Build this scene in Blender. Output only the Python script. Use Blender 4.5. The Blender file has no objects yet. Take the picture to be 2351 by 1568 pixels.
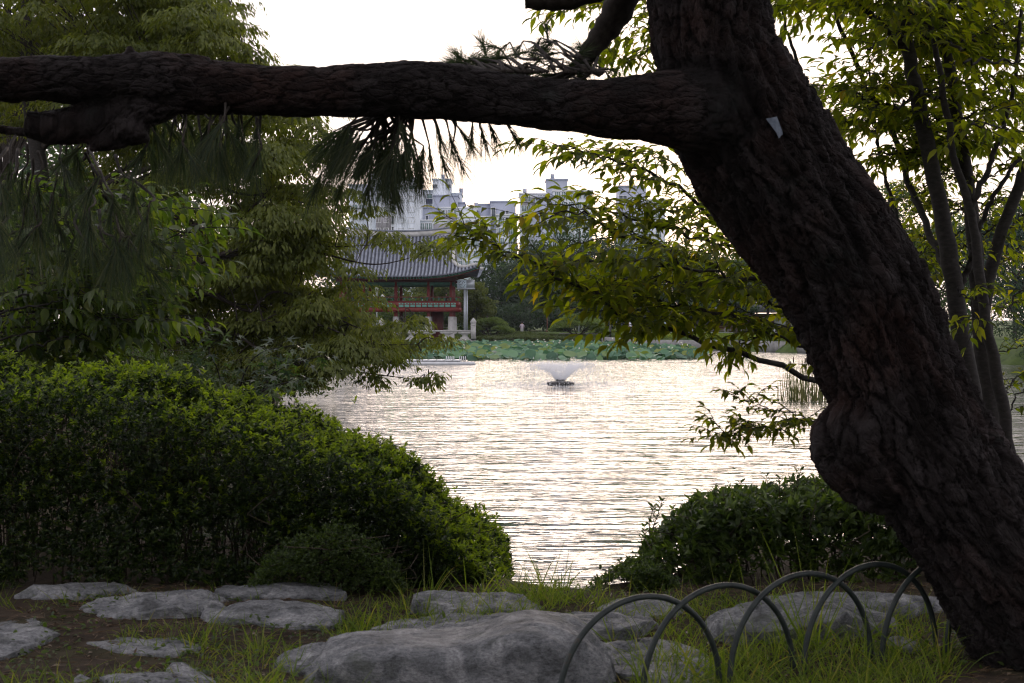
import bpy, bmesh, math, random
import numpy as np

SC = bpy.context.scene
COL = SC.collection
R = math.radians

# ------------------------------------------------------------------ camera
CAMZ = 1.65
FPX = 50.0 / 36.0 * 1024.0          # focal length in pixels of the 1024 px wide frame
HOR = 320.0                          # image row of the horizon
KV = 2351.0 / 1024.0
cam_data = bpy.data.cameras.new("camera")
cam_data.lens = 50.0
cam_data.sensor_width = 36.0
cam_data.shift_y = -(341.5 - HOR) / 1024.0
cam_data.clip_start = 0.1
cam_data.clip_end = 6000.0
cam_data.dof.use_dof = True
cam_data.dof.focus_distance = 45.0
cam_data.dof.aperture_fstop = 8.0
cam = bpy.data.objects.new("camera", cam_data)
cam.location = (0.0, 0.0, CAMZ)
cam.rotation_euler = (R(90), 0, 0)
COL.objects.link(cam)
SC.camera = cam

# ------------------------------------------------------------------ sky, sun, exposure
SUN_AZ = R(5.4)        # to the right of the viewing direction (+Y)
SUN_EL = R(6.0)
world = bpy.data.worlds.new("World")
SC.world = world
world.use_nodes = True
wn = world.node_tree.nodes
wl = world.node_tree.links
wn.clear()
w_out = wn.new("ShaderNodeOutputWorld")
w_bg = wn.new("ShaderNodeBackground")
w_sky = wn.new("ShaderNodeTexSky")
w_sky.sky_type = 'NISHITA'
w_sky.sun_disc = False
w_sky.sun_elevation = SUN_EL
w_sky.sun_rotation = SUN_AZ
w_sky.air_density = 1.0
w_sky.dust_density = 2.5
w_sky.ozone_density = 1.0
w_sky.altitude = 50.0
w_hsv = wn.new("ShaderNodeHueSaturation")
w_hsv.inputs['Saturation'].default_value = 0.8
w_mix = wn.new("ShaderNodeMix")
w_mix.data_type = 'RGBA'
w_mix.inputs['Factor'].default_value = 0.70
w_mix.inputs[7].default_value = (14.4, 13.5, 14.6, 1)      # thin even high haze over the whole sky
wl.new(w_sky.outputs[0], w_hsv.inputs['Color'])
wl.new(w_hsv.outputs[0], w_mix.inputs[6])
wl.new(w_mix.outputs[2], w_bg.inputs['Color'])
w_bg.inputs['Strength'].default_value = 0.055
wl.new(w_bg.outputs[0], w_out.inputs['Surface'])

sun_data = bpy.data.lights.new("sun", 'SUN')
sun_data.energy = 0.5
sun_data.angle = R(24)
sun_data.color = (1.0, 0.80, 0.66)
sun = bpy.data.objects.new("sun", sun_data)
sun.location = (10, 80, 40)
# lamp looks along -Z; light travels from the sun (ahead, slightly right, low) towards the camera
sun.rotation_euler = (R(90) - SUN_EL, 0, R(180) - SUN_AZ)
COL.objects.link(sun)

SC.view_settings.view_transform = 'Standard'
SC.view_settings.look = 'None'
SC.view_settings.gamma = 1.0
SC.view_settings.exposure = 1.0
SC.view_settings.use_curve_mapping = False
SC.render.engine = 'CYCLES'
SC.cycles.filter_width = 1.15
SC.cycles.max_bounces = 6
SC.cycles.diffuse_bounces = 3
SC.cycles.glossy_bounces = 3
SC.cycles.transmission_bounces = 4
SC.cycles.transparent_max_bounces = 6
SC.cycles.sample_clamp_indirect = 4.0
SC.cycles.caustics_reflective = False
SC.cycles.caustics_refractive = False

# ------------------------------------------------------------------ helpers
def P(x, y, Y):
    """A point of the place at distance Y whose picture position is (x, y) in 2351 px units."""
    return np.array([(x / KV - 512.0) / FPX * Y, Y, CAMZ + (HOR - y / KV) / FPX * Y])

def PX(x, Y): return (x / KV - 512.0) / FPX * Y
def PZ(y, Y): return CAMZ + (HOR - y / KV) / FPX * Y
def S2(px, Y): return px / KV / FPX * Y          # length of px (2351 units) at distance Y

def nrm(a):
    a = np.asarray(a, float)
    return a / np.maximum(np.linalg.norm(a, axis=-1, keepdims=True), 1e-9)

def tag(o, label=None, cat=None, group=None, kind=None):
    if label: o['label'] = label
    if cat: o['category'] = cat
    if group: o['group'] = group
    if kind: o['kind'] = kind
    return o

def empty(name, loc, label=None, cat=None, group=None, kind=None):
    o = bpy.data.objects.new(name, None)
    o.location = tuple(float(v) for v in loc)
    o.empty_display_size = 0.2
    COL.objects.link(o)
    return tag(o, label, cat, group, kind)

def origin(o):
    v = np.zeros(3)
    while o is not None:
        v = v + np.array(o.location); o = o.parent
    return v

def mesh_data(name, V, FS, smooth=False, attrs=None):
    V = np.asarray(V, np.float32).reshape(-1, 3)
    if isinstance(FS, np.ndarray): FS = [FS]
    FS = [np.asarray(f, np.int32) for f in FS if len(f)]
    me = bpy.data.meshes.new(name)
    nl = sum(f.size for f in FS); nf = sum(len(f) for f in FS)
    me.vertices.add(len(V)); me.loops.add(nl); me.polygons.add(nf)
    me.vertices.foreach_set('co', V.ravel())
    me.loops.foreach_set('vertex_index', np.concatenate([f.ravel() for f in FS]))
    tot = np.concatenate([np.full(len(f), f.shape[1], np.int32) for f in FS])
    st = np.concatenate([[0], np.cumsum(tot)[:-1]]).astype(np.int32)
    me.polygons.foreach_set('loop_start', st)
    me.polygons.foreach_set('loop_total', tot)
    if smooth: me.polygons.foreach_set('use_smooth', np.ones(nf, bool))
    me.update(calc_edges=True)
    if attrs:
        for k, a in attrs.items():
            at = me.attributes.new(k, 'FLOAT', 'POINT')
            at.data.foreach_set('value', np.asarray(a, np.float32))
    return me

def build(name, V, FS, mat, parent=None, smooth=False, attrs=None, kind=None):
    V = np.asarray(V, float).reshape(-1, 3)
    if parent is not None: V = V - origin(parent)
    me = mesh_data(name, V, FS, smooth, attrs)
    if mat is not None: me.materials.append(mat)
    o = bpy.data.objects.new(name, me)
    COL.objects.link(o)
    if parent is not None: o.parent = parent
    if kind: o['kind'] = kind
    return o

def inst(name, me, loc, rot=(0, 0, 0), scale=(1, 1, 1), parent=None):
    """Object sharing mesh data; loc in world coordinates."""
    o = bpy.data.objects.new(name, me)
    l = np.asarray(loc, float)
    if parent is not None:
        l = l - origin(parent); o.parent = parent
    o.location = tuple(l); o.rotation_euler = rot
    o.scale = scale if hasattr(scale, '__len__') else (scale,) * 3
    COL.objects.link(o)
    return o

class MB:
    """Collects shapes for ONE mesh."""
    def __init__(s): s.V = []; s.F = {}; s.n = 0
    def add(s, V, F):
        V = np.asarray(V, float).reshape(-1, 3)
        for f in (F if isinstance(F, list) else [F]):
            f = np.asarray(f, np.int64)
            if f.size: s.F.setdefault(f.shape[1], []).append(f + s.n)
        s.V.append(V); s.n += len(V)
        return s
    def box(s, c, d, rz=0.0):
        c = np.asarray(c, float); hx, hy, hz = [v / 2 for v in d]
        v = np.array([[x, y, z] for z in (-hz, hz) for y in (-hy, hy) for x in (-hx, hx)])
        if rz:
            ca, sa = math.cos(rz), math.sin(rz)
            v = np.stack([v[:, 0] * ca - v[:, 1] * sa, v[:, 0] * sa + v[:, 1] * ca, v[:, 2]], 1)
        return s.add(v + c, np.array([[0, 2, 3, 1], [4, 5, 7, 6], [0, 1, 5, 4], [2, 6, 7, 3], [0, 4, 6, 2], [1, 3, 7, 5]]))
    def tube(s, path, rad, n=6, cap=True):
        V, F = tube(path, rad, n, cap); return s.add(V, F)
    def cyl(s, c, r, h, n=12, r2=None):
        c = np.asarray(c, float)
        return s.tube([c, c + [0, 0, h]], [r, r if r2 is None else r2], n)
    def lathe(s, c, prof, n=12):
        c = np.asarray(c, float)
        a = np.linspace(0, 2 * np.pi, n, endpoint=False)
        V = np.concatenate([np.stack([c[0] + r * np.cos(a), c[1] + r * np.sin(a), np.full(n, c[2] + z)], 1) for r, z in prof])
        return s.add(V, ring_faces(len(prof), n))
    def build(s, name, mat, parent=None, smooth=False, kind=None):
        return build(name, np.concatenate(s.V), [np.concatenate(v) for v in s.F.values()], mat, parent, smooth, kind=kind)
    def data(s, name, mat, smooth=False):
        me = mesh_data(name, np.concatenate(s.V), [np.concatenate(v) for v in s.F.values()], smooth)
        me.materials.append(mat); return me

def ring_faces(m, n):
    i = np.arange(m - 1)[:, None] * n; j = np.arange(n)[None, :]; k = (j + 1) % n
    return np.stack([i + j, i + k, i + n + k, i + n + j], -1).reshape(-1, 4)

def tube(path, rad, n=6, cap=True):
    path = np.asarray(path, float); m = len(path)
    rad = np.broadcast_to(np.asarray(rad, float), (m,))
    T = nrm(np.gradient(path, axis=0)) if m > 2 else np.repeat(nrm(path[1] - path[0])[None], 2, 0)
    ref = np.array([0, 0, 1.0]) if abs(T[0, 2]) < 0.9 else np.array([1.0, 0, 0])
    A = np.zeros((m, 3))
    a = nrm(np.cross(T[0], ref))
    for i in range(m):
        a = nrm(a - T[i] * np.dot(a, T[i])); A[i] = a
    B = np.cross(T, A)
    th = np.linspace(0, 2 * np.pi, n, endpoint=False)
    V = path[:, None] + rad[:, None, None] * (np.cos(th)[None, :, None] * A[:, None] + np.sin(th)[None, :, None] * B[:, None])
    V = V.reshape(-1, 3); F = [ring_faces(m, n)]
    if cap:
        V = np.concatenate([V, path[:1], path[-1:]])
        j = np.arange(n); k = (j + 1) % n; c0 = m * n; c1 = c0 + 1; b = (m - 1) * n
        F.append(np.concatenate([np.stack([k, j, np.full(n, c0)], 1), np.stack([b + j, b + k, np.full(n, c1)], 1)]))
    return V, F

def smooth_path(pts, n):
    """Catmull-Rom through pts (any columns), n samples."""
    p = np.asarray(pts, float)
    q = np.concatenate([[2 * p[0] - p[1]], p, [2 * p[-1] - p[-2]]])
    t = np.linspace(0, len(p) - 1 - 1e-6, n); i = t.astype(int); f = (t - i)[:, None]
    a, b, c, d = q[i], q[i + 1], q[i + 2], q[i + 3]
    return 0.5 * (2 * b + (c - a) * f + (2 * a - 5 * b + 4 * c - d) * f ** 2 + (3 * b - a - 3 * c + d) * f ** 3)

# ---- noise
def _h(ix, iy, iz, seed=0):
    h = (ix.astype(np.int64) * 374761393 + iy.astype(np.int64) * 668265263 + iz.astype(np.int64) * 2147483647 + seed * 974711) & 0xFFFFFFFF
    h = ((h ^ (h >> 13)) * 1274126177) & 0xFFFFFFFF
    h = ((h ^ (h >> 16)) * 2246822519) & 0xFFFFFFFF
    return ((h ^ (h >> 15)) & 0xFFFFFF) / float(0xFFFFFF)

def vnoise(p, seed=0):
    p = np.asarray(p, float); i = np.floor(p).astype(np.int64); f = p - i
    u = f * f * f * (f * (f * 6 - 15) + 10); r = 0
    for dx in (0, 1):
        for dy in (0, 1):
            for dz in (0, 1):
                w = (u[..., 0] if dx else 1 - u[..., 0]) * (u[..., 1] if dy else 1 - u[..., 1]) * (u[..., 2] if dz else 1 - u[..., 2])
                r = r + w * _h(i[..., 0] + dx, i[..., 1] + dy, i[..., 2] + dz, seed)
    return r * 2 - 1

def fbm(p, o=4, seed=0, gain=0.5):
    p = np.asarray(p, float); r = 0; a = 1.0; t = 0
    for k in range(o):
        r = r + a * vnoise(p * 2 ** k + 17.3 * k, seed + k); t += a; a *= gain
    return r / t

def voro(u, v, seed=0):
    iu = np.floor(u).astype(np.int64); iv = np.floor(v).astype(np.int64)
    d1 = np.full(u.shape, 9.0); d2 = np.full(u.shape, 9.0); cid = np.zeros(u.shape)
    z = np.zeros_like(iu)
    for a in (-1, 0, 1):
        for b in (-1, 0, 1):
            cu = iu + a; cv = iv + b
            x = cu + _h(cu, cv, z, seed); y = cv + _h(cu, cv, z + 1, seed)
            d = np.hypot(u - x, v - y); c = _h(cu, cv, z + 2, seed)
            n1 = d < d1
            d2 = np.where(n1, d1, np.minimum(d2, d)); cid = np.where(n1, c, cid); d1 = np.where(n1, d, d1)
    return d1, d2, cid

def sstep(a, b, x):
    t = np.clip((x - a) / (b - a), 0, 1); return t * t * (3 - 2 * t)

# ---- leaves: every builder takes arrays pos, axis, normal, length, width
def leaf_simple(p, d, n, L, W, fold=0.12):
    p, d, n = np.asarray(p, float), nrm(d), np.asarray(n, float)
    s = nrm(np.cross(n, d)); n = np.cross(d, s)
    L = np.broadcast_to(L, len(p))[:, None]; W = np.broadcast_to(W, len(p))[:, None]
    m = p + d * L * 0.45
    V = np.stack([p, m + s * W / 2 + n * L * fold, p + d * L - n * L * fold, m - s * W / 2 + n * L * fold], 1)
    b = np.arange(len(p))[:, None] * 4
    return V.reshape(-1, 3), np.concatenate([b + [0, 1, 2], b + [0, 2, 3]])

_OV = np.array([  # along, across, lift   (ovate leaf, drawn-out tip, midrib lowest)
    [0, 0, 0], [.16, .36, .05], [.42, .5, .07], [.70, .27, .03], [1, 0, -.16], [.70, -.27, .03], [.42, -.5, .07], [.16, -.36, .05], [.2, 0, 0.0], [.55, 0, 0.005]])
_OVF4 = np.array([[0, 8, 1, 1], [8, 9, 2, 1], [9, 4, 3, 2], [0, 7, 7, 8], [8, 7, 6, 9], [9, 6, 5, 4]])
_OVF3 = np.array([[0, 8, 1], [0, 7, 8]]); _OVQ = np.array([[8, 9, 2, 1], [9, 4, 3, 2], [8, 7, 6, 9], [9, 6, 5, 4]])
def leaf_ovate(p, d, n, L, W, curl=0.0):
    p, d, n = np.asarray(p, float), nrm(d), np.asarray(n, float)
    s = nrm(np.cross(n, d)); n = np.cross(d, s); N = len(p)
    L = np.broadcast_to(L, N)[:, None, None]; W = np.broadcast_to(W, N)[:, None, None]
    o = _OV[None]
    V = p[:, None] + d[:, None] * L * o[..., :1] + s[:, None] * W * o[..., 1:2] + n[:, None] * L * (o[..., 2:] - curl * o[..., :1] ** 2)
    b = np.arange(N)[:, None, None] * 10
    return V.reshape(-1, 3), [(b + _OVF3).reshape(-1, 3), (b + _OVQ).reshape(-1, 4)]

def _palm():
    V = [(0, 0, 0)]; lobes = [(-115, .45), (-62, .75), (-22, .95), (18, 1.0), (58, .78), (110, .48)]
    lobes = [(-112, .5), (-58, .82), (0, 1.0), (58, .82), (112, .5)]
    out = []
    for k, (a, l) in enumerate(lobes):
        for da, ll in ((-11, .52), (0, 1.0), (11, .52)):
            t = R(a + da); out.append((math.cos(t) * l * ll, math.sin(t) * l * ll, -.12 * (l * ll) ** 2))
        if k < 4:
            t = R((a + lobes[k + 1][0]) / 2); out.append((math.cos(t) * .24, math.sin(t) * .24, 0.01))
    V = np.array([(0, 0, 0)] + out)
    F = np.array([[0, i, i + 1] for i in range(1, len(out))])
    return V, F
_PV, _PF = _palm()
def leaf_palm(p, d, n, L, W=None):
    p, d, n = np.asarray(p, float), nrm(d), np.asarray(n, float)
    s = nrm(np.cross(n, d)); n = np.cross(d, s); N = len(p)
    L = np.broadcast_to(L, N)[:, None, None]
    V = p[:, None] + L * (d[:, None] * _PV[None, :, :1] + s[:, None] * _PV[None, :, 1:2] + n[:, None] * _PV[None, :, 2:])
    b = np.arange(N)[:, None, None] * len(_PV)
    return V.reshape(-1, 3), [(b + _PF).reshape(-1, 3)]

def blades(p, d, L, W, droop, seg=3):
    """Grass blades or needles: strips that start along d and bend down."""
    p, d = np.asarray(p, float), nrm(d); N = len(p)
    L = np.broadcast_to(L, N)[:, None]; W = np.broadcast_to(W, N)[:, None]; droop = np.broadcast_to(droop, N)[:, None]
    s = nrm(np.cross(d, np.random.default_rng(N).normal(size=(N, 3)) * .5 + [0, -1.0, .2]))
    rows = []
    for k in range(seg + 1):
        t = k / seg
        c = p + d * L * t + np.array([0, 0, -1.0]) * droop * L * t * t
        w = W * (1 - t ** 1.5) * .5
        if k < seg: rows += [c - s * w, c + s * w]
        else: rows += [c]
    V = np.stack(rows, 1); m = 2 * seg + 1
    b = np.arange(N)[:, None, None] * m
    q = np.array([[2 * k, 2 * k + 1, 2 * k + 3, 2 * k + 2] for k in range(seg - 1)]).reshape(-1, 4)
    t3 = np.array([[2 * seg - 2, 2 * seg - 1, 2 * seg]])
    F = [(b + t3).reshape(-1, 3)]
    if len(q): F.append((b + q).reshape(-1, 4))
    return V.reshape(-1, 3), F

def ico(sub):
    bm = bmesh.new(); bmesh.ops.create_icosphere(bm, subdivisions=sub, radius=1)
    V = np.array([v.co[:] for v in bm.verts]); F = np.array([[v.index for v in f.verts] for f in bm.faces]); bm.free()
    return V, F

# ---- materials
def new_mat(name):
    m = bpy.data.materials.new(name); m.use_nodes = True
    nt = m.node_tree; nt.nodes.clear()
    out = nt.nodes.new('ShaderNodeOutputMaterial')
    return m, nt.nodes, nt.links, out

def ramp(N, L, src, stops):
    r = N.new('ShaderNodeValToRGB'); e = r.color_ramp.elements
    while len(e) < len(stops): e.new(0.5)
    for k, (p, c) in enumerate(stops):
        e[k].position = p; e[k].color = (c[0], c[1], c[2], 1)
    L.new(src, r.inputs[0]); return r.outputs[0]

def tex_noise(N, L, scale, detail=5, rough=.55, vec=None, stretch=None, dist=0.0, obj=True):
    t = N.new('ShaderNodeTexNoise'); t.inputs['Scale'].default_value = scale
    t.inputs['Detail'].default_value = detail; t.inputs['Roughness'].default_value = rough; t.inputs['Distortion'].default_value = dist
    g = N.new('ShaderNodeNewGeometry'); src = g.outputs['Position'] if vec is None else vec
    if stretch:
        mp = N.new('ShaderNodeMapping'); mp.inputs['Scale'].default_value = stretch
        L.new(src, mp.inputs['Vector']); src = mp.outputs[0]
    L.new(src, t.inputs['Vector']); return t.outputs['Fac']

def bump(N, L, height, strength, dist):
    b = N.new('ShaderNodeBump'); b.inputs['Strength'].default_value = strength; b.inputs['Distance'].default_value = dist
    L.new(height, b.inputs['Height']); return b.outputs[0]

def math_node(N, L, op, a, b):
    m = N.new('ShaderNodeMath'); m.operation = op
    for k, v in enumerate((a, b)):
        if isinstance(v, (int, float)): m.inputs[k].default_value = v
        else: L.new(v, m.inputs[k])
    return m.outputs[0]

def leaf_mat(name, stops, trans=(1.9, 2.1, .7), tfac=.45, rough=.45, spec=.35, patch=0.0):
    """Leaf with a per-leaf shade, a translucent back and a soft sheen."""
    m, N, L, out = new_mat(name)
    g = N.new('ShaderNodeNewGeometry'); oi = N.new('ShaderNodeObjectInfo')
    r = math_node(N, L, 'FRACT', math_node(N, L, 'ADD', g.outputs['Random Per Island'], oi.outputs['Random']), 0.0)
    if patch:
        nz = tex_noise(N, L, patch, 2)
        r = math_node(N, L, 'ADD', math_node(N, L, 'MULTIPLY', r, .6), math_node(N, L, 'MULTIPLY', math_node(N, L, 'SUBTRACT', nz, .3), .9))
    c = ramp(N, L, r, stops)
    pb = N.new('ShaderNodeBsdfPrincipled'); L.new(c, pb.inputs['Base Color'])
    pb.inputs['Roughness'].default_value = rough; pb.inputs['Specular IOR Level'].default_value = spec
    tr = N.new('ShaderNodeBsdfTranslucent'); mul = N.new('ShaderNodeMix'); mul.data_type = 'RGBA'; mul.blend_type = 'MULTIPLY'
    mul.inputs['Factor'].default_value = 1.0; L.new(c, mul.inputs[6]); mul.inputs[7].default_value = (*trans, 1)
    L.new(mul.outputs[2], tr.inputs['Color'])
    mx = N.new('ShaderNodeMixShader'); mx.inputs[0].default_value = tfac
    L.new(pb.outputs[0], mx.inputs[1]); L.new(tr.outputs[0], mx.inputs[2]); L.new(mx.outputs[0], out.inputs['Surface'])
    return m

def noisy_mat(name, stops, scale, rough=.8, bscale=None, bstr=.4, bdist=.02, spec=.3, detail=6, stretch=None, metal=0.0):
    m, N, L, out = new_mat(name)
    c = ramp(N, L, tex_noise(N, L, scale, detail, .6, stretch=stretch), stops)
    pb = N.new('ShaderNodeBsdfPrincipled'); L.new(c, pb.inputs['Base Color'])
    pb.inputs['Roughness'].default_value = rough; pb.inputs['Specular IOR Level'].default_value = spec
    pb.inputs['Metallic'].default_value = metal
    if bscale: L.new(bump(N, L, tex_noise(N, L, bscale, 6, .65, stretch=stretch), bstr, bdist), pb.inputs['Normal'])
    L.new(pb.outputs[0], out.inputs['Surface'])
    return m

def paint(name, c, rough=.55, var=.12, scale=3.0, spec=.35, metal=0.0):
    a = tuple(v * (1 - var) for v in c); b = tuple(min(1, v * (1 + var)) for v in c)
    return noisy_mat(name, [(.3, a), (.7, b)], scale, rough, spec=spec, metal=metal)

# ------------------------------------------------------------------ ground and water
WZ = -1.0
def near_edge(x): return np.interp(x, [-60, -6, -4, -.6, -.2, .3, 1.0, 1.6, 6, 60], [11.5, 11.5, 11.2, 10.8, 9.5, 9.0, 9.5, 10.9, 11.6, 11.6])
def left_shore(y): return np.interp(y, [9, 12, 20, 30, 43, 48, 60, 100, 150], [-4.6, -5, -6, -7.2, -7.4, -8, -13, -30, -60])
def far_edge(x): return np.interp(x, [-100, -30, -5, -4, 11, 12.5, 20, 28, 30.5], [152, 152, 152, 161, 161, 128, 124, 104, 84])
def land(x, y):
    d = np.maximum.reduce([near_edge(x) - y, left_shore(y) - x, y - far_edge(x), x - 30.0 - .02 * np.abs(y - 40)])
    return d
def ground_z(x, y):
    x = np.asarray(x, float); y = np.asarray(y, float)
    d = land(x, y)
    z = -2.2 + 2.2 * sstep(-.9, .35, d)
    nz = fbm(np.stack([x * 1.3, y * 1.3, 0 * x], -1), 4, 3) * .05 + fbm(np.stack([x * 9, y * 9, 0 * x], -1), 3, 8) * .012
    far = sstep(120, 175, y) * .25
    right = sstep(1.2, 2.6, x) * sstep(12, 8, y) * sstep(4, 6, y) * .015
    return z + nz * sstep(-.6, .4, d) * (y < 60) + far + right

def axis(lo, hi, step, out_lo, out_hi, grow=1.25):
    a = list(np.arange(lo, hi + 1e-6, step)); s = step
    b = []; v = hi
    while v < out_hi: s = min(s * grow, 250); v += s; b.append(v)
    s = step; c = []; v = lo
    while v > out_lo: s = min(s * grow, 250); v -= s; c.append(v)
    return np.array(c[::-1] + a + b)

xs = axis(-4.2, 4.6, .068, -3000, 3000, 1.12)
ys = np.concatenate([axis(4.2, 11.8, .065, -400, 12, 1.2), np.arange(12.6, 175, 1.0), axis(176, 180, 2, 175.5, 4000, 1.2)])
gx, gy = np.meshgrid(xs, ys)
gz = ground_z(gx, gy)
nx, ny = len(xs), len(ys)
ii = (np.arange(ny - 1)[:, None] * nx + np.arange(nx - 1)[None]).ravel()
GF = np.stack([ii, ii + 1, ii + nx + 1, ii + nx], 1)

m_ground, N, L, out = new_mat('soil_and_lawn')
soil = ramp(N, L, tex_noise(N, L, 7, 8, .65), [(.30, (.018, .013, .009)), (.52, (.045, .033, .023)), (.75, (.085, .065, .045))])
lawn = ramp(N, L, tex_noise(N, L, .8, 8, .7), [(.3, (.035, .06, .016)), (.7, (.09, .13, .035))])
moss = ramp(N, L, tex_noise(N, L, 1.6, 6, .6), [(.48, (0, 0, 0)), (.62, (1, 1, 1))])
geo = N.new('ShaderNodeNewGeometry'); sep = N.new('ShaderNodeSeparateXYZ'); L.new(geo.outputs['Position'], sep.inputs[0])
farm = N.new('ShaderNodeMapRange'); farm.inputs[1].default_value = 58; farm.inputs[2].default_value = 72; L.new(sep.outputs['Y'], farm.inputs[0])
mg = N.new('ShaderNodeMix'); mg.data_type = 'RGBA'; L.new(math_node(N, L, 'MULTIPLY', moss, .25), mg.inputs['Factor']); L.new(soil, mg.inputs[6]); mg.inputs[7].default_value = (.04, .055, .015, 1)
mx = N.new('ShaderNodeMix'); mx.data_type = 'RGBA'; L.new(farm.outputs[0], mx.inputs['Factor']); L.new(mg.outputs[2], mx.inputs[6]); L.new(lawn, mx.inputs[7])
pb = N.new('ShaderNodeBsdfPrincipled'); L.new(mx.outputs[2], pb.inputs['Base Color']); pb.inputs['Roughness'].default_value = .95; pb.inputs['Specular IOR Level'].default_value = .15
L.new(bump(N, L, tex_noise(N, L, 28, 8, .7), .8, .02), pb.inputs['Normal']); L.new(pb.outputs[0], out.inputs['Surface'])
o = build('ground', np.stack([gx, gy, gz], -1), GF, m_ground, smooth=True); tag(o, kind='structure')

# water: rippled sheet, ripples as real relief near the bank, as fine relief farther out
m_water, N, L, out = new_mat('pond_water')
pb = N.new('ShaderNodeBsdfPrincipled'); pb.inputs['Base Color'].default_value = (.022, .026, .018, 1)
pb.inputs['Roughness'].default_value = .04; pb.inputs['IOR'].default_value = 1.333; pb.inputs['Specular IOR Level'].default_value = .5
n1 = tex_noise(N, L, 1.0, 3, .5, stretch=(.30, 1.55, 1), dist=.5)
n2 = tex_noise(N, L, 1.0, 3, .5, stretch=(1.1, 4.2, 1), dist=.4)
hgt = math_node(N, L, 'ADD', math_node(N, L, 'MULTIPLY', n1, .78), math_node(N, L, 'MULTIPLY', n2, .22))
L.new(bump(N, L, hgt, 1.0, .225), pb.inputs['Normal']); L.new(pb.outputs[0], out.inputs['Surface'])
wx = np.array([-70.0, 70.0]); wy = np.array([8.2, 170.0])
o = build('pond_water', [[-70, 8.2, WZ], [34, 8.2, WZ], [34, 160, WZ], [-70, 160, WZ]], np.array([[0, 1, 2, 3]]), m_water)
tag(o, kind='structure')

# ------------------------------------------------------------------ old leaning pine
YP = 6.9
m_bark, N, L, out = new_mat('pine_bark')
at = N.new('ShaderNodeAttribute'); at.attribute_name = 'plate'
pl = ramp(N, L, at.outputs['Fac'], [(0, (.006, .004, .0035)), (.4, (.015, .0115, .0105)), (1, (.040, .034, .033))])
nz = ramp(N, L, tex_noise(N, L, 14, 6, .65), [(.3, (.55, .5, .5)), (.7, (1.25, 1.25, 1.3))])
mu = N.new('ShaderNodeMix'); mu.data_type = 'RGBA'; mu.blend_type = 'MULTIPLY'; mu.inputs['Factor'].default_value = 1; L.new(pl, mu.inputs[6]); L.new(nz, mu.inputs[7])
redn = ramp(N, L, tex_noise(N, L, 1.7, 5, .6), [(.45, (0, 0, 0)), (.65, (1, 1, 1))])
mr_ = N.new('ShaderNodeMix'); mr_.data_type = 'RGBA'; mr_.blend_type = 'MULTIPLY'; L.new(redn, mr_.inputs['Factor']); L.new(mu.outputs[2], mr_.inputs[6]); mr_.inputs[7].default_value = (1.35, .85, .68, 1)
mu = mr_
lich = ramp(N, L, tex_noise(N, L, 3.2, 6, .7), [(.60, (0, 0, 0)), (.72, (1, 1, 1))])
ml = N.new('ShaderNodeMix'); ml.data_type = 'RGBA'; L.new(math_node(N, L, 'MULTIPLY', lich, .45), ml.inputs['Factor']); L.new(mu.outputs[2], ml.inputs[6]); ml.inputs[7].default_value = (.045, .056, .050, 1)
pb = N.new('ShaderNodeBsdfPrincipled'); L.new(ml.outputs[2], pb.inputs['Base Color']); pb.inputs['Roughness'].default_value = .85; pb.inputs['Specular IOR Level'].default_value = .25
ab = N.new('ShaderNodeAttribute'); ab.attribute_name = 'buv'
def scales(sx, sy, rnd=1.0):
    mp = N.new('ShaderNodeMapping'); mp.inputs['Scale'].default_value = (sx, sy, 1)
    nzv = N.new('ShaderNodeTexNoise'); nzv.inputs['Scale'].default_value = 9; nzv.inputs['Detail'].default_value = 4; L.new(ab.outputs['Vector'], nzv.inputs['Vector'])
    sc = N.new('ShaderNodeVectorMath'); sc.operation = 'MULTIPLY_ADD'; sc.inputs[1].default_value = (.05, .09, 0); L.new(nzv.outputs['Color'], sc.inputs[0]); L.new(ab.outputs['Vector'], sc.inputs[2]); L.new(sc.outputs[0], mp.inputs['Vector'])
    vr = N.new('ShaderNodeTexVoronoi'); vr.feature = 'DISTANCE_TO_EDGE'; vr.voronoi_dimensions = '2D'; vr.inputs['Scale'].default_value = 1.0; L.new(mp.outputs[0], vr.inputs['Vector'])
    mr = N.new('ShaderNodeMapRange'); mr.inputs[1].default_value = 0; mr.inputs[2].default_value = .16; L.new(vr.outputs['Distance'], mr.inputs[0]); return mr.outputs[0]
bk = math_node(N, L, 'ADD', math_node(N, L, 'MULTIPLY', scales(26, 8), .5), math_node(N, L, 'MULTIPLY', scales(60, 24), .22))
bk = math_node(N, L, 'ADD', bk, math_node(N, L, 'MULTIPLY', tex_noise(N, L, 55, 8, .75), .5))
L.new(bump(N, L, bk, 1.0, .022), pb.inputs['Normal']); L.new(pb.outputs[0], out.inputs['Surface'])
m_bark2 = noisy_mat('dark_branch_bark', [(.3, (.018, .014, .011)), (.7, (.06, .05, .042))], 30, .85, 70, .6, .004)
m_graybark = noisy_mat('grey_stem_bark', [(.3, (.012, .010, .009)), (.55, (.026, .023, .020)), (.75, (.046, .043, .038))], 22, .8, 60, .5, .004, stretch=(1, 1, 2.2))

pine = empty('old_pine_tree', (2.75, YP, 0.0), 'large dark pine with a thick leaning trunk and one long horizontal limb', 'pine tree')

def vpath(pts, Y0, Y1, n, hwY=None):
    q = smooth_path(pts, n); t = np.linspace(0, 1, n)
    Y = Y0 + (Y1 - Y0) * t
    c = np.stack([PX(q[:, 0], Y), Y, PZ(q[:, 1], Y)], 1)
    return c, S2(np.maximum(q[:, 2], 2), Y)

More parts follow.
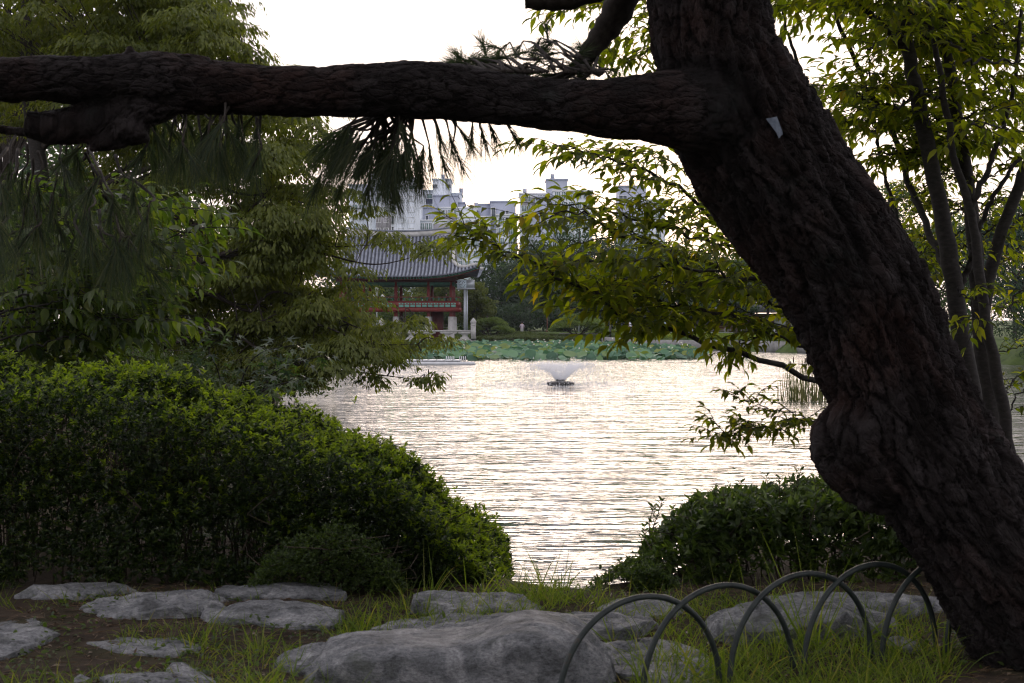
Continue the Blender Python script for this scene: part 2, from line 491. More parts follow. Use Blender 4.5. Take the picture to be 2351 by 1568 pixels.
trunk_pts = [(2560, 1700, 265), (2480, 1575, 215), (2392, 1425, 178), (2300, 1290, 165), (2210, 1157, 163), (2124, 1018, 157), (2040, 850, 156), (1973, 688, 160), (1895, 565, 163),
             (1809, 448, 166), (1716, 298, 170), (1668, 190, 152), (1637, 100, 139), (1627, 0, 136), (1622, -110, 131)]
limb_pts = [(1760, 330, 60), (1640, 268, 105), (1530, 250, 86), (1430, 247, 70), (1300, 243, 62), (1150, 228, 62), (1000, 208, 62), (850, 207, 58), (700, 212, 57), (500, 201, 61),
            (360, 188, 70), (250, 184, 56), (100, 181, 52), (0, 183, 52), (-110, 187, 51)]
stub_pts = [(400, 205, 55), (330, 240, 58), (230, 280, 46), (130, 292, 40), (58, 286, 34)]
stub2_pts = [(330, 290, 38), (250, 322, 24), (205, 342, 12)]
horn_pts = [(318, 150, 22), (304, 128, 14), (296, 106, 7)]
twig_pts = [(140, 310, 16), (60, 304, 11), (-40, 296, 10)]
tc, tr_ = vpath(trunk_pts, YP - .05, YP + .25, 220)
lc, lr = vpath(limb_pts, YP + .05, YP - .55, 260)
sc_, sr = vpath(stub_pts, YP - .35, YP - .42, 60)
parts = MB()
V, F = tube(tc, tr_, 64); parts.add(V, F)
V, F = tube(lc, lr, 48); parts.add(V, F)
V, F = tube(sc_, sr, 40); parts.add(V, F)
for pts in (stub2_pts, horn_pts, twig_pts):
    c, r = vpath(pts, YP - .4, YP - .42, 24); V, F = tube(c, r, 20); parts.add(V, F)
IV, IF = ico(4)
bc = P(1972, 1020, YP - .02)
parts.add(bc + IV * np.array([.228, .20, .235]), IF)
parts.add(P(2010, 1065, YP - .02) + IV * np.array([.20, .2, .23]), IF)
tmp = parts.build('pine_tmp', m_bark)
rm = tmp.modifiers.new('r', 'REMESH'); rm.mode = 'VOXEL'; rm.voxel_size = .0114; rm.use_smooth_shade = True
sm = tmp.modifiers.new('s', 'SMOOTH'); sm.iterations = 6; sm.factor = .5
dg = bpy.context.evaluated_depsgraph_get()
me = bpy.data.meshes.new_from_object(tmp.evaluated_get(dg))
bpy.data.objects.remove(tmp)
n = len(me.vertices); Vt = np.empty(n * 3, np.float32); me.vertices.foreach_get('co', Vt); Vt = Vt.reshape(-1, 3).astype(float)
Nt = np.empty(n * 3, np.float32); me.vertices.foreach_get('normal', Nt); Nt = Nt.reshape(-1, 3).astype(float)
def nearest(Vt, C, rad):
    best = np.full(len(Vt), 1e9); idx = np.zeros(len(Vt), int)
    for i in range(0, len(C), 2):
        d = ((Vt - C[i]) ** 2).sum(1) / rad[i] ** 2; k = d < best; best[k] = d[k]; idx[k] = i
    return best, idx
def bark_uv(Vt, C, rad):
    b, i = nearest(Vt, C, rad); T = nrm(np.gradient(C, axis=0)); s = np.concatenate([[0], np.cumsum(np.linalg.norm(np.diff(C, axis=0), axis=1))])
    d = Vt - C[i]; sv = s[i] + (d * T[i]).sum(1)
    e = np.array([0, 1.0, 0]); X = nrm(np.cross(T[i], e)); Y = np.cross(T[i], X)
    a = np.arctan2((d * X).sum(1), (d * Y).sum(1))
    return b, a * rad[i], sv
b1, u1, s1 = bark_uv(Vt, tc, tr_); b2, u2, s2 = bark_uv(Vt, lc, lr)
wl_ = sstep(-.25, .25, np.sqrt(b1) - np.sqrt(b2))
nw = fbm(Vt * 5.0, 3, 5) * .035
def plates(u, s, cu, cs, seed, soft):
    wob = fbm(np.stack([u * 8, s * 3.6, 0 * u + seed], -1), 5, 40 + seed, .6)
    d1, d2, cid = voro((u + wob * .075) / cu, (s + wob * .22 + u * .35) / cs, seed)
    return sstep(.0, soft, d2 - d1), cid
pt, ct = plates(u1, s1, .070, .26, 11, .22)
pt2, ct2 = plates(u1 + 3, s1, .040, .09, 12, .16)
pb1, cb1 = plates(u2, s2, .060, .12, 13, .2)
fine = fbm(np.stack([u1 * 30, s1 * 9, 0 * u1], -1), 5, 21, .6)
ridge = 1 - np.abs(fbm(np.stack([u1 * 11 + s1 * 1.5, s1 * 1.6, 0 * u1 + 4], -1), 4, 23, .55)) * 2.4
dt = .020 * (pt - 1) * (.4 + .6 * ct) + .010 * (pt2 - 1) + .010 * (ct - .5) + .007 * (ct2 - .5) + .012 * fine + .042 * (np.clip(ridge, 0, 1) - .6)
dl = .010 * (pb1 - 1) * (.4 + .6 * cb1) + .009 * (cb1 - .5) + .010 * fbm(Vt * 9, 4, 31) + .005 * fbm(np.stack([u2 * 26, s2 * 14, 0 * u2], -1), 3, 33)
disp = dt * (1 - wl_) + dl * wl_ + .018 * fbm(Vt * 2.2, 3, 77)
Vt = Vt + Nt * disp[:, None]
me.vertices.foreach_set('co', (Vt - origin(pine)).astype(np.float32).ravel())
a_ = me.attributes.new('buv', 'FLOAT_VECTOR', 'POINT'); a_.data.foreach_set('vector', np.stack([u1 * (1 - wl_) + (u2 + 7) * wl_, s1 * (1 - wl_) + s2 * wl_ * 1.3, 0 * u1], 1).astype(np.float32).ravel())
a_ = me.attributes.new('plate', 'FLOAT', 'POINT'); a_.data.foreach_set('value', (np.clip((pt * (.35 + .65 * ct)) * (1 - wl_) + pb1 * (.4 + .6 * cb1) * wl_, 0, 1)).astype(np.float32))
me.materials.clear(); me.materials.append(m_bark); me.update()
o = bpy.data.objects.new('trunk', me); COL.objects.link(o); o.parent = pine

# bluish paper tag on the trunk
m_tag = noisy_mat('weathered_paper', [(.3, (.10, .13, .17)), (.7, (.24, .28, .34))], 40, .7)
tg = MB()
g = []
for j in range(7):
    for i in range(4):
        x = 1770 + j / 6 * 30 + i / 3 * (26 - j * 2.6); y = 263 + j / 6 * 42 - i / 3 * 5 + (4 if j == 6 and i < 2 else 0)
        g.append(P(x, y, YP - .36 - .012 * math.sin(i * 1.1) - .01 * (j == 6)))
f = np.array([[j * 4 + i, j * 4 + i + 1, j * 4 + i + 5, j * 4 + i + 4] for j in range(6) for i in range(3)])
g = np.array(g)
# seat the tag on the bark surface
from mathutils.bvhtree import BVHTree
from mathutils import Vector
bvh = BVHTree.FromPolygons([tuple(v) for v in Vt[:, :]], [tuple(p.vertices) for p in me.polygons]) if False else None
hits = []
for v in g:
    d = np.hypot(Vt[:, 0] - v[0], Vt[:, 2] - v[2]); k = np.argsort(d)[:14]
    k = k[np.argsort(Vt[k, 1])[:5]]; hits.append(Vt[k, 1].min())
g[:, 1] = np.array(hits).min() + (np.array(hits) - np.array(hits).min()) * .5 - .014
gv = np.concatenate([g, g + [0, .004, 0]])
fb = f[:, ::-1] + len(g)
tag_o = build('paper_tag', gv, np.concatenate([f, fb]), m_tag, pine)
tag_o['label'] = 'small bluish paper tag stuck on the trunk'

up = MB()
c, r = vpath([(1624, -60, 128), (1610, -300, 122), (1570, -700, 105), (1545, -1050, 70)], YP + .24, YP + .3, 24); up.tube(c, r, 24)
up.build('upper_trunk', m_bark2, pine, True)
up = MB(); c, r = vpath([(-60, 185, 49), (-300, 180, 46), (-600, 130, 40), (-900, 60, 34)], YP - .55, YP - .6, 20); up.tube(c, r, 18)
up.build('limb_end', m_bark2, pine, True)
# branch above the limb, needles
rng = np.random.default_rng(5)
br = MB()
c, r = vpath([(1480, -120, 40), (1420, 20, 36), (1375, 90, 27), (1335, 140, 19), (1300, 172, 10), (1250, 176, 7)], YP + .5, YP + .55, 40); br.tube(c, r * (1 + .08 * np.sin(np.arange(40) * 1.7)), 14)
c, r = vpath([(1560, -190, 40), (1420, -60, 36), (1320, -14, 32), (1260, -8, 32), (1205, -6, 26)], YP + .3, YP + .3, 30); br.tube(c, r * (1 + .07 * np.sin(np.arange(30) * 1.3)), 14)
twigs = MB(); NP, ND, NL, NDR = [], [], [], []
def tuft(bx, by, ax, ay, tx, ty, Y, n=70, ln=.17, spread=.5, droop=.25, shoot=.10):
    """twig from (ax, ay) to (bx, by); needles spray towards picture direction (tx, ty)."""
    a = P(ax, ay, YP - .1); b = P(bx, by, Y)
    mid = (a + b) / 2 + rng.normal(0, .07, 3) * min(.4, np.linalg.norm(b - a))
    q = smooth_path([a, mid, b], 10); twigs.tube(q, np.linspace(.009, .004, 10), 5)
    d = nrm(np.array([tx, rng.normal(0, .25), -ty]))
    e = b + d * shoot
    twigs.tube([b, (b + e) / 2, e], [.0045, .004, .003], 5)
    t = rng.uniform(0, 1, n)
    NP.append(b + (e - b) * t[:, None] + rng.normal(0, .003, (n, 3)))
    ND.append(nrm(d + rng.normal(0, spread, (n, 3)) + [0, 0, .05]))
    NL.append(rng.uniform(.75, 1.15, n) * ln); NDR.append(np.full(n, droop) + rng.normal(0, .08, n))
# big hanging bunch under the limb
for k in range(34):
    bx = rng.uniform(790, 975); by = rng.uniform(275, 350) + max(0, 860 - bx) * .12
    tx = -.35 - .55 * (900 - bx) / 110 * .6 + rng.normal(0, .25)
    tuft(bx, by, rng.uniform(860, 960), 250, tx, 1.0, YP - .1 + rng.normal(0, .16), 64, .19, .26, .35)
for bx, by, tx in [(1000, 285, .3), (1030, 300, .2), (985, 330, .1), (1050, 290, .7), (1010, 350, .35), (1085, 280, -.05), (1120, 275, .4), (1160, 278, .6), (960, 370, .15), (930, 350, .2), (1100, 280, .3), (1040, 330, .4)]:
    tuft(bx, by, bx - 20, 255, tx, 1.0, YP - .1 + rng.normal(0, .1), 46, .15, .22, .2)
for bx, by, tx in [(770, 300, -1.1), (760, 330, -.8), (775, 360, -.5), (800, 390, -.4), (850, 400, -.1), (895, 400, .25), (905, 395, 0), (740, 395, -.5), (880, 380, .1)]:
    tuft(bx, by, 880, 262, tx, 1.0, YP + rng.normal(0, .1), 64, .18, .26, .3)
# bunches left of it
for k in range(30):
    bx = rng.uniform(330, 610); by = rng.uniform(262, 335)
    tuft(bx, by, bx + rng.normal(0, 30), 235, rng.normal(0, .35), 1.0, YP - .3 + rng.normal(0, .18), 54, .18, .25, .3)
# lower left curtain
for k in range(52):
    bx = rng.uniform(-60, 345); by = rng.uniform(330, 560) if bx < 200 else rng.uniform(400, 600)
    tuft(bx, by, bx * .8 + 20, by - 60, rng.normal(.1, .45), 1.0, YP - .3 + rng.normal(0, .22), 56, .19, .3, .35)
# above the limb
for k in range(70):
    bx = rng.uniform(1030, 1390); by = 172 - rng.uniform(0, 1) * (85 * math.exp(-((bx - 1240) / 150) ** 2) + 10)
    tuft(bx, by, min(bx + 60, 1360), min(by + 40, 165), rng.normal(-.5, .6), rng.normal(.1, .5), YP + .45 + rng.normal(0, .1), 44, .14, .38, .12, .07)
m_needle = leaf_mat('pine_needle', [(0, (.022, .038, .020)), (.6, (.045, .068, .030)), (1, (.10, .105, .045))], (1.3, 1.5, .7), .35, .5, .3)
V, F = blades(np.concatenate(NP), np.concatenate(ND), np.concatenate(NL), .0030, np.concatenate(NDR), 3)
br.build('upper_branch', m_bark2, pine, True)
twigs.build('twigs', m_bark2, pine, True, 'stuff')
build('needles', V, F, m_needle, pine, kind='stuff')
# the crown overhead, above the frame: it keeps the sky off the trunk and the bank
NP, ND = [], []
n = 26000
cx = np.stack([rng.normal(.4, 2.6, n), rng.normal(5.2, 2.2, n), 6.2 + np.abs(rng.normal(0, .8, n)) + .02 * 0], 1)
lump = fbm(cx * .8, 3, 9); cx = cx[lump > .05]
V, F = leaf_simple(cx, nrm(rng.normal(0, 1, cx.shape) * [1, 1, .5]), nrm(rng.normal(0, .6, cx.shape) + [0, 0, 1]), .26, .11)
build('overhead_needles', V, F, m_needle, pine, kind='stuff')

# ------------------------------------------------------------------ rocks on the bank
m_rock, N, L, out = new_mat('granite')
base = ramp(N, L, tex_noise(N, L, 6.5, 9, .68, dist=.8), [(.30, (.055, .058, .058)), (.48, (.165, .172, .18)), (.60, (.27, .275, .28)), (.74, (.42, .425, .43))])
spk = ramp(N, L, tex_noise(N, L, 46, 6, .8, stretch=(1, 1.8, 2.6)), [(.36, (.28, .28, .30)), (.50, (.9, .9, .9)), (.66, (1.35, 1.35, 1.32))])
mu = N.new('ShaderNodeMix'); mu.data_type = 'RGBA'; mu.blend_type = 'MULTIPLY'; mu.inputs['Factor'].default_value = .85; L.new(base, mu.inputs[6]); L.new(spk, mu.inputs[7])
mossf = ramp(N, L, tex_noise(N, L, 3.1, 7, .7), [(.55, (0, 0, 0)), (.70, (1, 1, 1))])
ml = N.new('ShaderNodeMix'); ml.data_type = 'RGBA'; L.new(math_node(N, L, 'MULTIPLY', mossf, .7), ml.inputs['Factor']); L.new(mu.outputs[2], ml.inputs[6]); ml.inputs[7].default_value = (.075, .085, .06, 1)
pb = N.new('ShaderNodeBsdfPrincipled'); L.new(ml.outputs[2], pb.inputs['Base Color']); pb.inputs['Roughness'].default_value = .82; pb.inputs['Specular IOR Level'].default_value = .3
bh = math_node(N, L, 'ADD', math_node(N, L, 'MULTIPLY', tex_noise(N, L, 16, 8, .7), .75), math_node(N, L, 'MULTIPLY', tex_noise(N, L, 90, 5, .7), .25))
L.new(bump(N, L, bh, .9, .022), pb.inputs['Normal']); L.new(pb.outputs[0], out.inputs['Surface'])

RV, RF = ico(6)
RVs, RFs = ico(5)
def rock(name, x0, x1, Y, top, depth, seed, label, p=5.0, fun=None, big=False, sink=.25, rough=1.0, und=.30, cuts=7):
    """Stone spanning picture columns x0..x1 at distance Y; top = height above the ground (m); p = how flat the top is."""
    V, F = (RV, RF) if big else (RVs, RFs)
    w = S2(x1 - x0, Y) / 2; cx = PX((x0 + x1) / 2, Y)
    g = float(ground_z(cx, Y)) - .01
    r2 = np.random.default_rng(seed)
    c = nrm(V[:, :2] + 1e-9); r = np.hypot(V[:, 0], V[:, 1])
    c3 = np.concatenate([c, 0 * r[:, None]], 1)
    outl = 1 + .30 * fbm(c3 * 1.1 + seed * 3.7, 3, seed) + .13 * fbm(c3 * 3.3 + seed, 3, seed + 5)
    xy = c * (r * outl)[:, None]
    for k in range(6):                                  # chipped sides
        a = r2.uniform(0, 2 * np.pi); nn = np.array([math.cos(a), math.sin(a)]); h = r2.uniform(.68, .95)
        d = xy @ nn - h; xy = xy - np.where(d > 0, d * .8, 0)[:, None] * nn
    xy = (xy - (xy.max(0) + xy.min(0)) / 2); xy = xy / np.abs(xy).max(0)
    q = np.concatenate([xy * [w, depth / 2], 0 * r[:, None]], 1)
    up = V[:, 2] > 0
    hz = np.clip(1 - r ** p, 0, 1) ** (.55 if p < 4.5 else .8)
    hz = hz * (1 + und * fbm(q * 3.0 + seed, 3, seed + 9) + r2.normal(0, .16) * xy[:, 0] + r2.normal(0, .12) * xy[:, 1])
    q2 = q @ np.array([[math.cos(seed), math.sin(seed), 0], [-math.sin(seed) * 3, math.cos(seed) * 3, 0], [0, 0, 1]])
    crack = np.clip(1 - np.abs(fbm(q2 * 3.2 + seed, 4, seed + 4, .6)) / .05, 0, 1)
    if fun is not None: hz = hz * fun(xy[:, 0])
    for k in range(cuts):                               # split faces with crisp edges
        a = r2.uniform(0, 2 * np.pi); t = r2.uniform(.25, .9)
        hz = np.minimum(hz, r2.uniform(.80, 1.05) - t * (xy[:, 0] * math.cos(a) + xy[:, 1] * math.sin(a) - r2.uniform(.1, .55)) + .05 * fbm(q * 6 + k, 3, seed + k))
    hz = np.where(r < .985, np.maximum(hz, .02), hz)
    z = hz * top + rough * (.030 * fbm(q * 8 + seed, 5, seed + 3, .62) * np.minimum(hz + .1, 1) - .030 * crack * np.minimum(hz, 1))
    v = np.stack([q[:, 0], q[:, 1], np.where(up, z, V[:, 2] * sink)], 1)
    v[:, :2] *= 1 + .06 * fbm(v * 10, 4, seed, .6)[:, None]
    o = build(name, v + [cx, Y, g], F, m_rock, smooth=True)
    o.data.transform(__import__('mathutils').Matrix.Translation((-cx, -Y, -g))); o.location = (cx, Y, g)
    return tag(o, label, 'rock', 'rocks set in the bank')

rock('boulder', 722, 1420, 6.66, .27, .84, 3, 'largest grey boulder, low saddle on its back, at the bottom middle edge', 6.0,
     lambda x: .62 + .36 * sstep(-.12, .45, x) + .05 * np.exp(-((x + .6) / .3) ** 2), True, .2, .45, .05, 0)
rock('flat_rock', 845, 1510, 7.6, .07, .62, 4, 'broad flat tan slab directly behind the largest boulder', 7, None, True)
rock('flat_rock', 945, 1250, 8.15, .08, .62, 5, 'flat pale slab at the water edge between the two hedges', 6, None, True)
rock('flat_rock', 455, 785, 7.88, .07, .66, 6, 'wide light grey slab left of the grass clumps, under the hedge end', 7, None, True)
rock('flat_rock', 190, 520, 8.08, .07, .6, 7, 'low grey slab left of the wide light slab, before the hedge', 6, None, True)
rock('flat_rock', 40, 320, 8.55, .06, .4, 8, 'dim slab in the deep shade at the hedge foot, far left', 5)
rock('flat_rock', 490, 800, 8.45, .04, .4, 9, 'narrow shaded slab against the hedge foot behind the wide light slab', 5)
rock('flat_rock', -130, 120, 7.3, .06, 1.1, 10, 'grey slab cut by the left picture edge', 6, None, True)
rock('flat_rock', 190, 465, 7.2, .035, .42, 11, 'low slab in bare soil, second row of the left rocks', 6)
rock('flat_rock', 628, 830, 6.85, .12, .55, 12, 'tilted rock touching the left end of the largest boulder', 3.2, lambda x: .6 + .4 * sstep(-.6, .7, x), True)
rock('small_rock', 372, 454, 6.6, .07, .2, 13, 'small rounded rock alone in the soil at lower left', 2.6)
rock('small_rock', 168, 212, 6.45, .03, .12, 14, 'pebble sized stone lying near the lower left edge', 2.6)
rock('flat_rock', 225, 495, 6.4, .035, .3, 15, 'thin slab at the bottom edge below the small rounded rock', 5)
rock('boulder', 1340, 1660, 6.85, .09, .85, 16, 'lumpy grey rock behind the first two hoops of the fence', 4, None, True)
rock('boulder', 1612, 2070, 7.5, .17, .6, 17, 'pale humped rock seen through the middle hoops of the fence', 3.2, lambda x: .72 + .28 * np.exp(-((x + .35) / .5) ** 2), True)
rock('flat_rock', 1760, 2190, 8.1, .10, .45, 18, 'dark mossy slab behind the pale humped rock, under the hedge', 4)
rock('flat_rock', 1370, 1590, 8.1, .06, .45, 19, 'tan flat rock right of the water gap, beyond the first hoop', 6)
rock('small_rock', 2030, 2110, 7.15, .05, .3, 20, 'little rock half hidden in grass beside the trunk foot', 3)
rock('small_rock', 820, 925, 7.35, .06, .25, 25, 'knobbly little rock at the left tip of the tan slab', 3)

# ------------------------------------------------------------------ hoop fence
m_hoop = noisy_mat('green_coated_pipe', [(.35, (.010, .017, .016)), (.6, (.024, .034, .032)), (.72, (.05, .035, .025))], 18, .55, 120, .15, .002, .45)
d_f = nrm(np.array([.394, .24])); hw, hh = .44, .46
fx0, fy0 = .560, 6.24
fence = empty('hoop_fence', (fx0, fy0, 0), 'low dark green fence of overlapping pipe hoops beside the pine trunk', 'fence')
th = np.linspace(0, np.pi, 40)
for i in range(6):
    cx, cy = fx0 + .394 * i, fy0 + .20 * i
    gz0 = float(ground_z(cx, cy))
    a = np.cos(th); b = np.sin(th) ** .86
    off = .014 * (1 if i % 2 else -1)
    pth = np.stack([cx - d_f[0] * hw * a * (1 - .03 * b) - d_f[1] * off, cy - d_f[1] * hw * a + d_f[0] * off, gz0 + hh * b * (1 + .012 * math.sin(i * 2.1))], 1)
    pth = np.concatenate([[pth[0] - [0, 0, .3]], pth, [pth[-1] - [0, 0, .3]]])
    V, F = tube(pth, .0135, 14)
    build('hoop', V, F, m_hoop, fence, True)

# ------------------------------------------------------------------ grass
m_grass = leaf_mat('grass_blade', [(0, (.055, .09, .016)), (.5, (.10, .145, .025)), (.85, (.15, .185, .04)), (1, (.20, .17, .07))], (2.2, 2.3, .6), .5, .45, .3)
rg = np.random.default_rng(11)
GP, GD, GL, GW, GR = [], [], [], [], []
def grass(x, Y, n, r, ln, lean=.45, wid=.006):
    cx = PX(x, Y)
    for_x = cx + rg.normal(0, r, n); for_y = Y + rg.normal(0, r, n)
    GP.append(np.stack([for_x, for_y, ground_z(for_x, for_y) - .01], 1))
    d = rg.normal(0, lean, (n, 3)); d[:, 2] = 1
    d[:, :2] += np.stack([for_x - cx, for_y - Y], 1) / max(r, .01) * .3
    GD.append(d); GL.append(np.abs(rg.normal(ln, ln * .35, n)) + .02); GW.append(rg.uniform(.6, 1.3, n) * wid); GR.append(np.abs(rg.normal(.35, .3, n)))
def sward(x0, x1, Y0, Y1, count, n, r, ln, lean=.5, wid=.005):
    for k in range(count):
        Y = rg.uniform(Y0, Y1); grass(rg.uniform(x0, x1), Y, max(2, int(rg.poisson(n))), r, ln * rg.uniform(.6, 1.4), lean, wid)
sward(1430, 2180, 6.0, 7.1, 210, 12, .06, .13)
sward(1430, 2180, 6.0, 7.2, 60, 7, .05, .26, .4, .007)
sward(1420, 1700, 5.7, 6.1, 50, 12, .05, .14)
sward(1600, 2140, 5.6, 6.4, 120, 12, .06, .11)
sward(1550, 2130, 7.5, 8.3, 60, 9, .05, .16)
sward(1130, 1420, 7.9, 8.5, 46, 12, .05, .15)
sward(760, 1150, 7.5, 8.3, 60, 11, .05, .14)
sward(790, 900, 7.0, 7.7, 22, 12, .05, .13)
sward(1380, 1640, 7.2, 8.2, 46, 9, .06, .12)
sward(480, 660, 5.75, 6.3, 20, 12, .04, .16)
sward(640, 790, 5.7, 6.2, 12, 9, .04, .14)
sward(430, 700, 6.6, 7.4, 26, 9, .04, .12)
sward(280, 520, 7.1, 7.6, 22, 8, .04, .10)
sward(0, 260, 5.8, 6.5, 26, 9, .05, .13)
sward(200, 800, 6.0, 7.4, 60, 6, .03, .06)
sward(-40, 700, 8.0, 8.6, 40, 7, .04, .10)
sward(900, 1500, 6.2, 7.8, 40, 5, .03, .07)
for x, Y, ln in [(450, 7.2, .22), (530, 6.0, .22), (590, 6.1, .22), (985, 8.45, .30), (1255, 8.6, .28), (1290, 8.6, .24), (830, 7.8, .22), (600, 7.1, .2), (1870, 7.0, .55), (1740, 7.6, .42), (1800, 7.4, .36), (1960, 7.3, .34), (1640, 6.5, .28), (1100, 8.4, .22), (1180, 8.4, .2)]:
    grass(x, Y, 14, .035, ln, .3, .008)
V, F = blades(np.concatenate(GP), np.concatenate(GD), np.concatenate(GL), np.concatenate(GW), np.concatenate(GR), 4)
o = build('grass', V, F, m_grass); tag(o, kind='stuff')
# low broad-leaved weeds and litter between the rocks
n = 5200
wx_ = rg.uniform(-2.6, 3.2, n); wy_ = rg.uniform(5.6, 8.6, n)
keep = fbm(np.stack([wx_ * 1.6, wy_ * 1.6, 0 * wx_], -1), 3, 61) > .02
wx_, wy_ = wx_[keep], wy_[keep]; n = len(wx_)
p = np.stack([wx_, wy_, ground_z(wx_, wy_) + rg.uniform(.0, .035, n)], 1)
V, F = leaf_ovate(p, nrm(rg.normal(0, 1, (n, 3)) * [1, 1, .35] + [0, 0, .2]), nrm(rg.normal(0, .4, (n, 3)) + [0, 0, 1]), rg.uniform(.02, .05, n), rg.uniform(.012, .026, n))
o = build('weeds', V, F, leaf_mat('weed_leaf', [(0, (.03, .05, .015)), (1, (.08, .12, .03))])); tag(o, kind='stuff')
n = 3000
wx_ = rg.uniform(-2.8, 3.2, n); wy_ = rg.uniform(5.4, 8.8, n)
p = np.stack([wx_, wy_, ground_z(wx_, wy_) + .006], 1)
V, F = leaf_simple(p, nrm(rg.normal(0, 1, (n, 3)) * [1, 1, .15]), nrm(rg.normal(0, .3, (n, 3)) + [0, 0, 1]), rg.uniform(.015, .05, n), rg.uniform(.008, .02, n), .1)
o = build('leaf_litter', V, F, leaf_mat('dry_leaf', [(0, (.05, .032, .018)), (.6, (.12, .08, .045)), (1, (.2, .16, .11))], (1.2, 1, .7), .2)); tag(o, kind='stuff')

n = 5000
wx_ = rg.uniform(-2.8, 3.2, n); wy_ = rg.uniform(5.6, 8.8, n)
V, F = blades(np.stack([wx_, wy_, ground_z(wx_, wy_) + .008], 1), rg.normal(0, 1, (n, 3)) * [1, 1, .06], rg.uniform(.05, .12, n), .003, 0.0, 2)
o = build('fallen_needles', V, F, leaf_mat('dry_needle', [(0, (.07, .04, .02)), (1, (.17, .11, .06))], (1.1, 1, .8), .1)); tag(o, kind='stuff')

# ------------------------------------------------------------------ hedges
m_azalea = leaf_mat('azalea_leaf', [(0, (.010, .020, .008)), (.45, (.020, .038, .011)), (.8, (.040, .068, .016)), (1, (.085, .115, .026))], (1.7, 1.9, .5), .40, .38, .4)
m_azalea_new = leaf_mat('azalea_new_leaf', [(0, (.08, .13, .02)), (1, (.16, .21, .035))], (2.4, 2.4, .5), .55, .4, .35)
m_priv = leaf_mat('privet_leaf', [(0, (.026, .046, .016)), (.5, (.050, .082, .024)), (1, (.09, .13, .034))], (2.4, 2.5, .6), .45, .35, .45)
m_twig = noisy_mat('shrub_twig', [(.3, (.03, .022, .016)), (.7, (.09, .07, .05))], 25, .85)

def whorls(rg, tips, axes, k, L, W, spread=.75):
    n = len(tips)
    p = np.repeat(tips, k, 0); a = np.repeat(nrm(axes), k, 0)
    ref = nrm(np.cross(a, rg.normal(size=(n * k, 3))))
    d = nrm(a * rg.uniform(.15, .9, (n * k, 1)) + ref * spread)
    p = p - a * rg.uniform(0, L * .9, (n * k, 1))
    nn = nrm(a + d * -.2 + rg.normal(0, .15, (n * k, 3)))
    s = rg.uniform(.65, 1.2, n * k)
    return p, d, nn, s * L, s * W

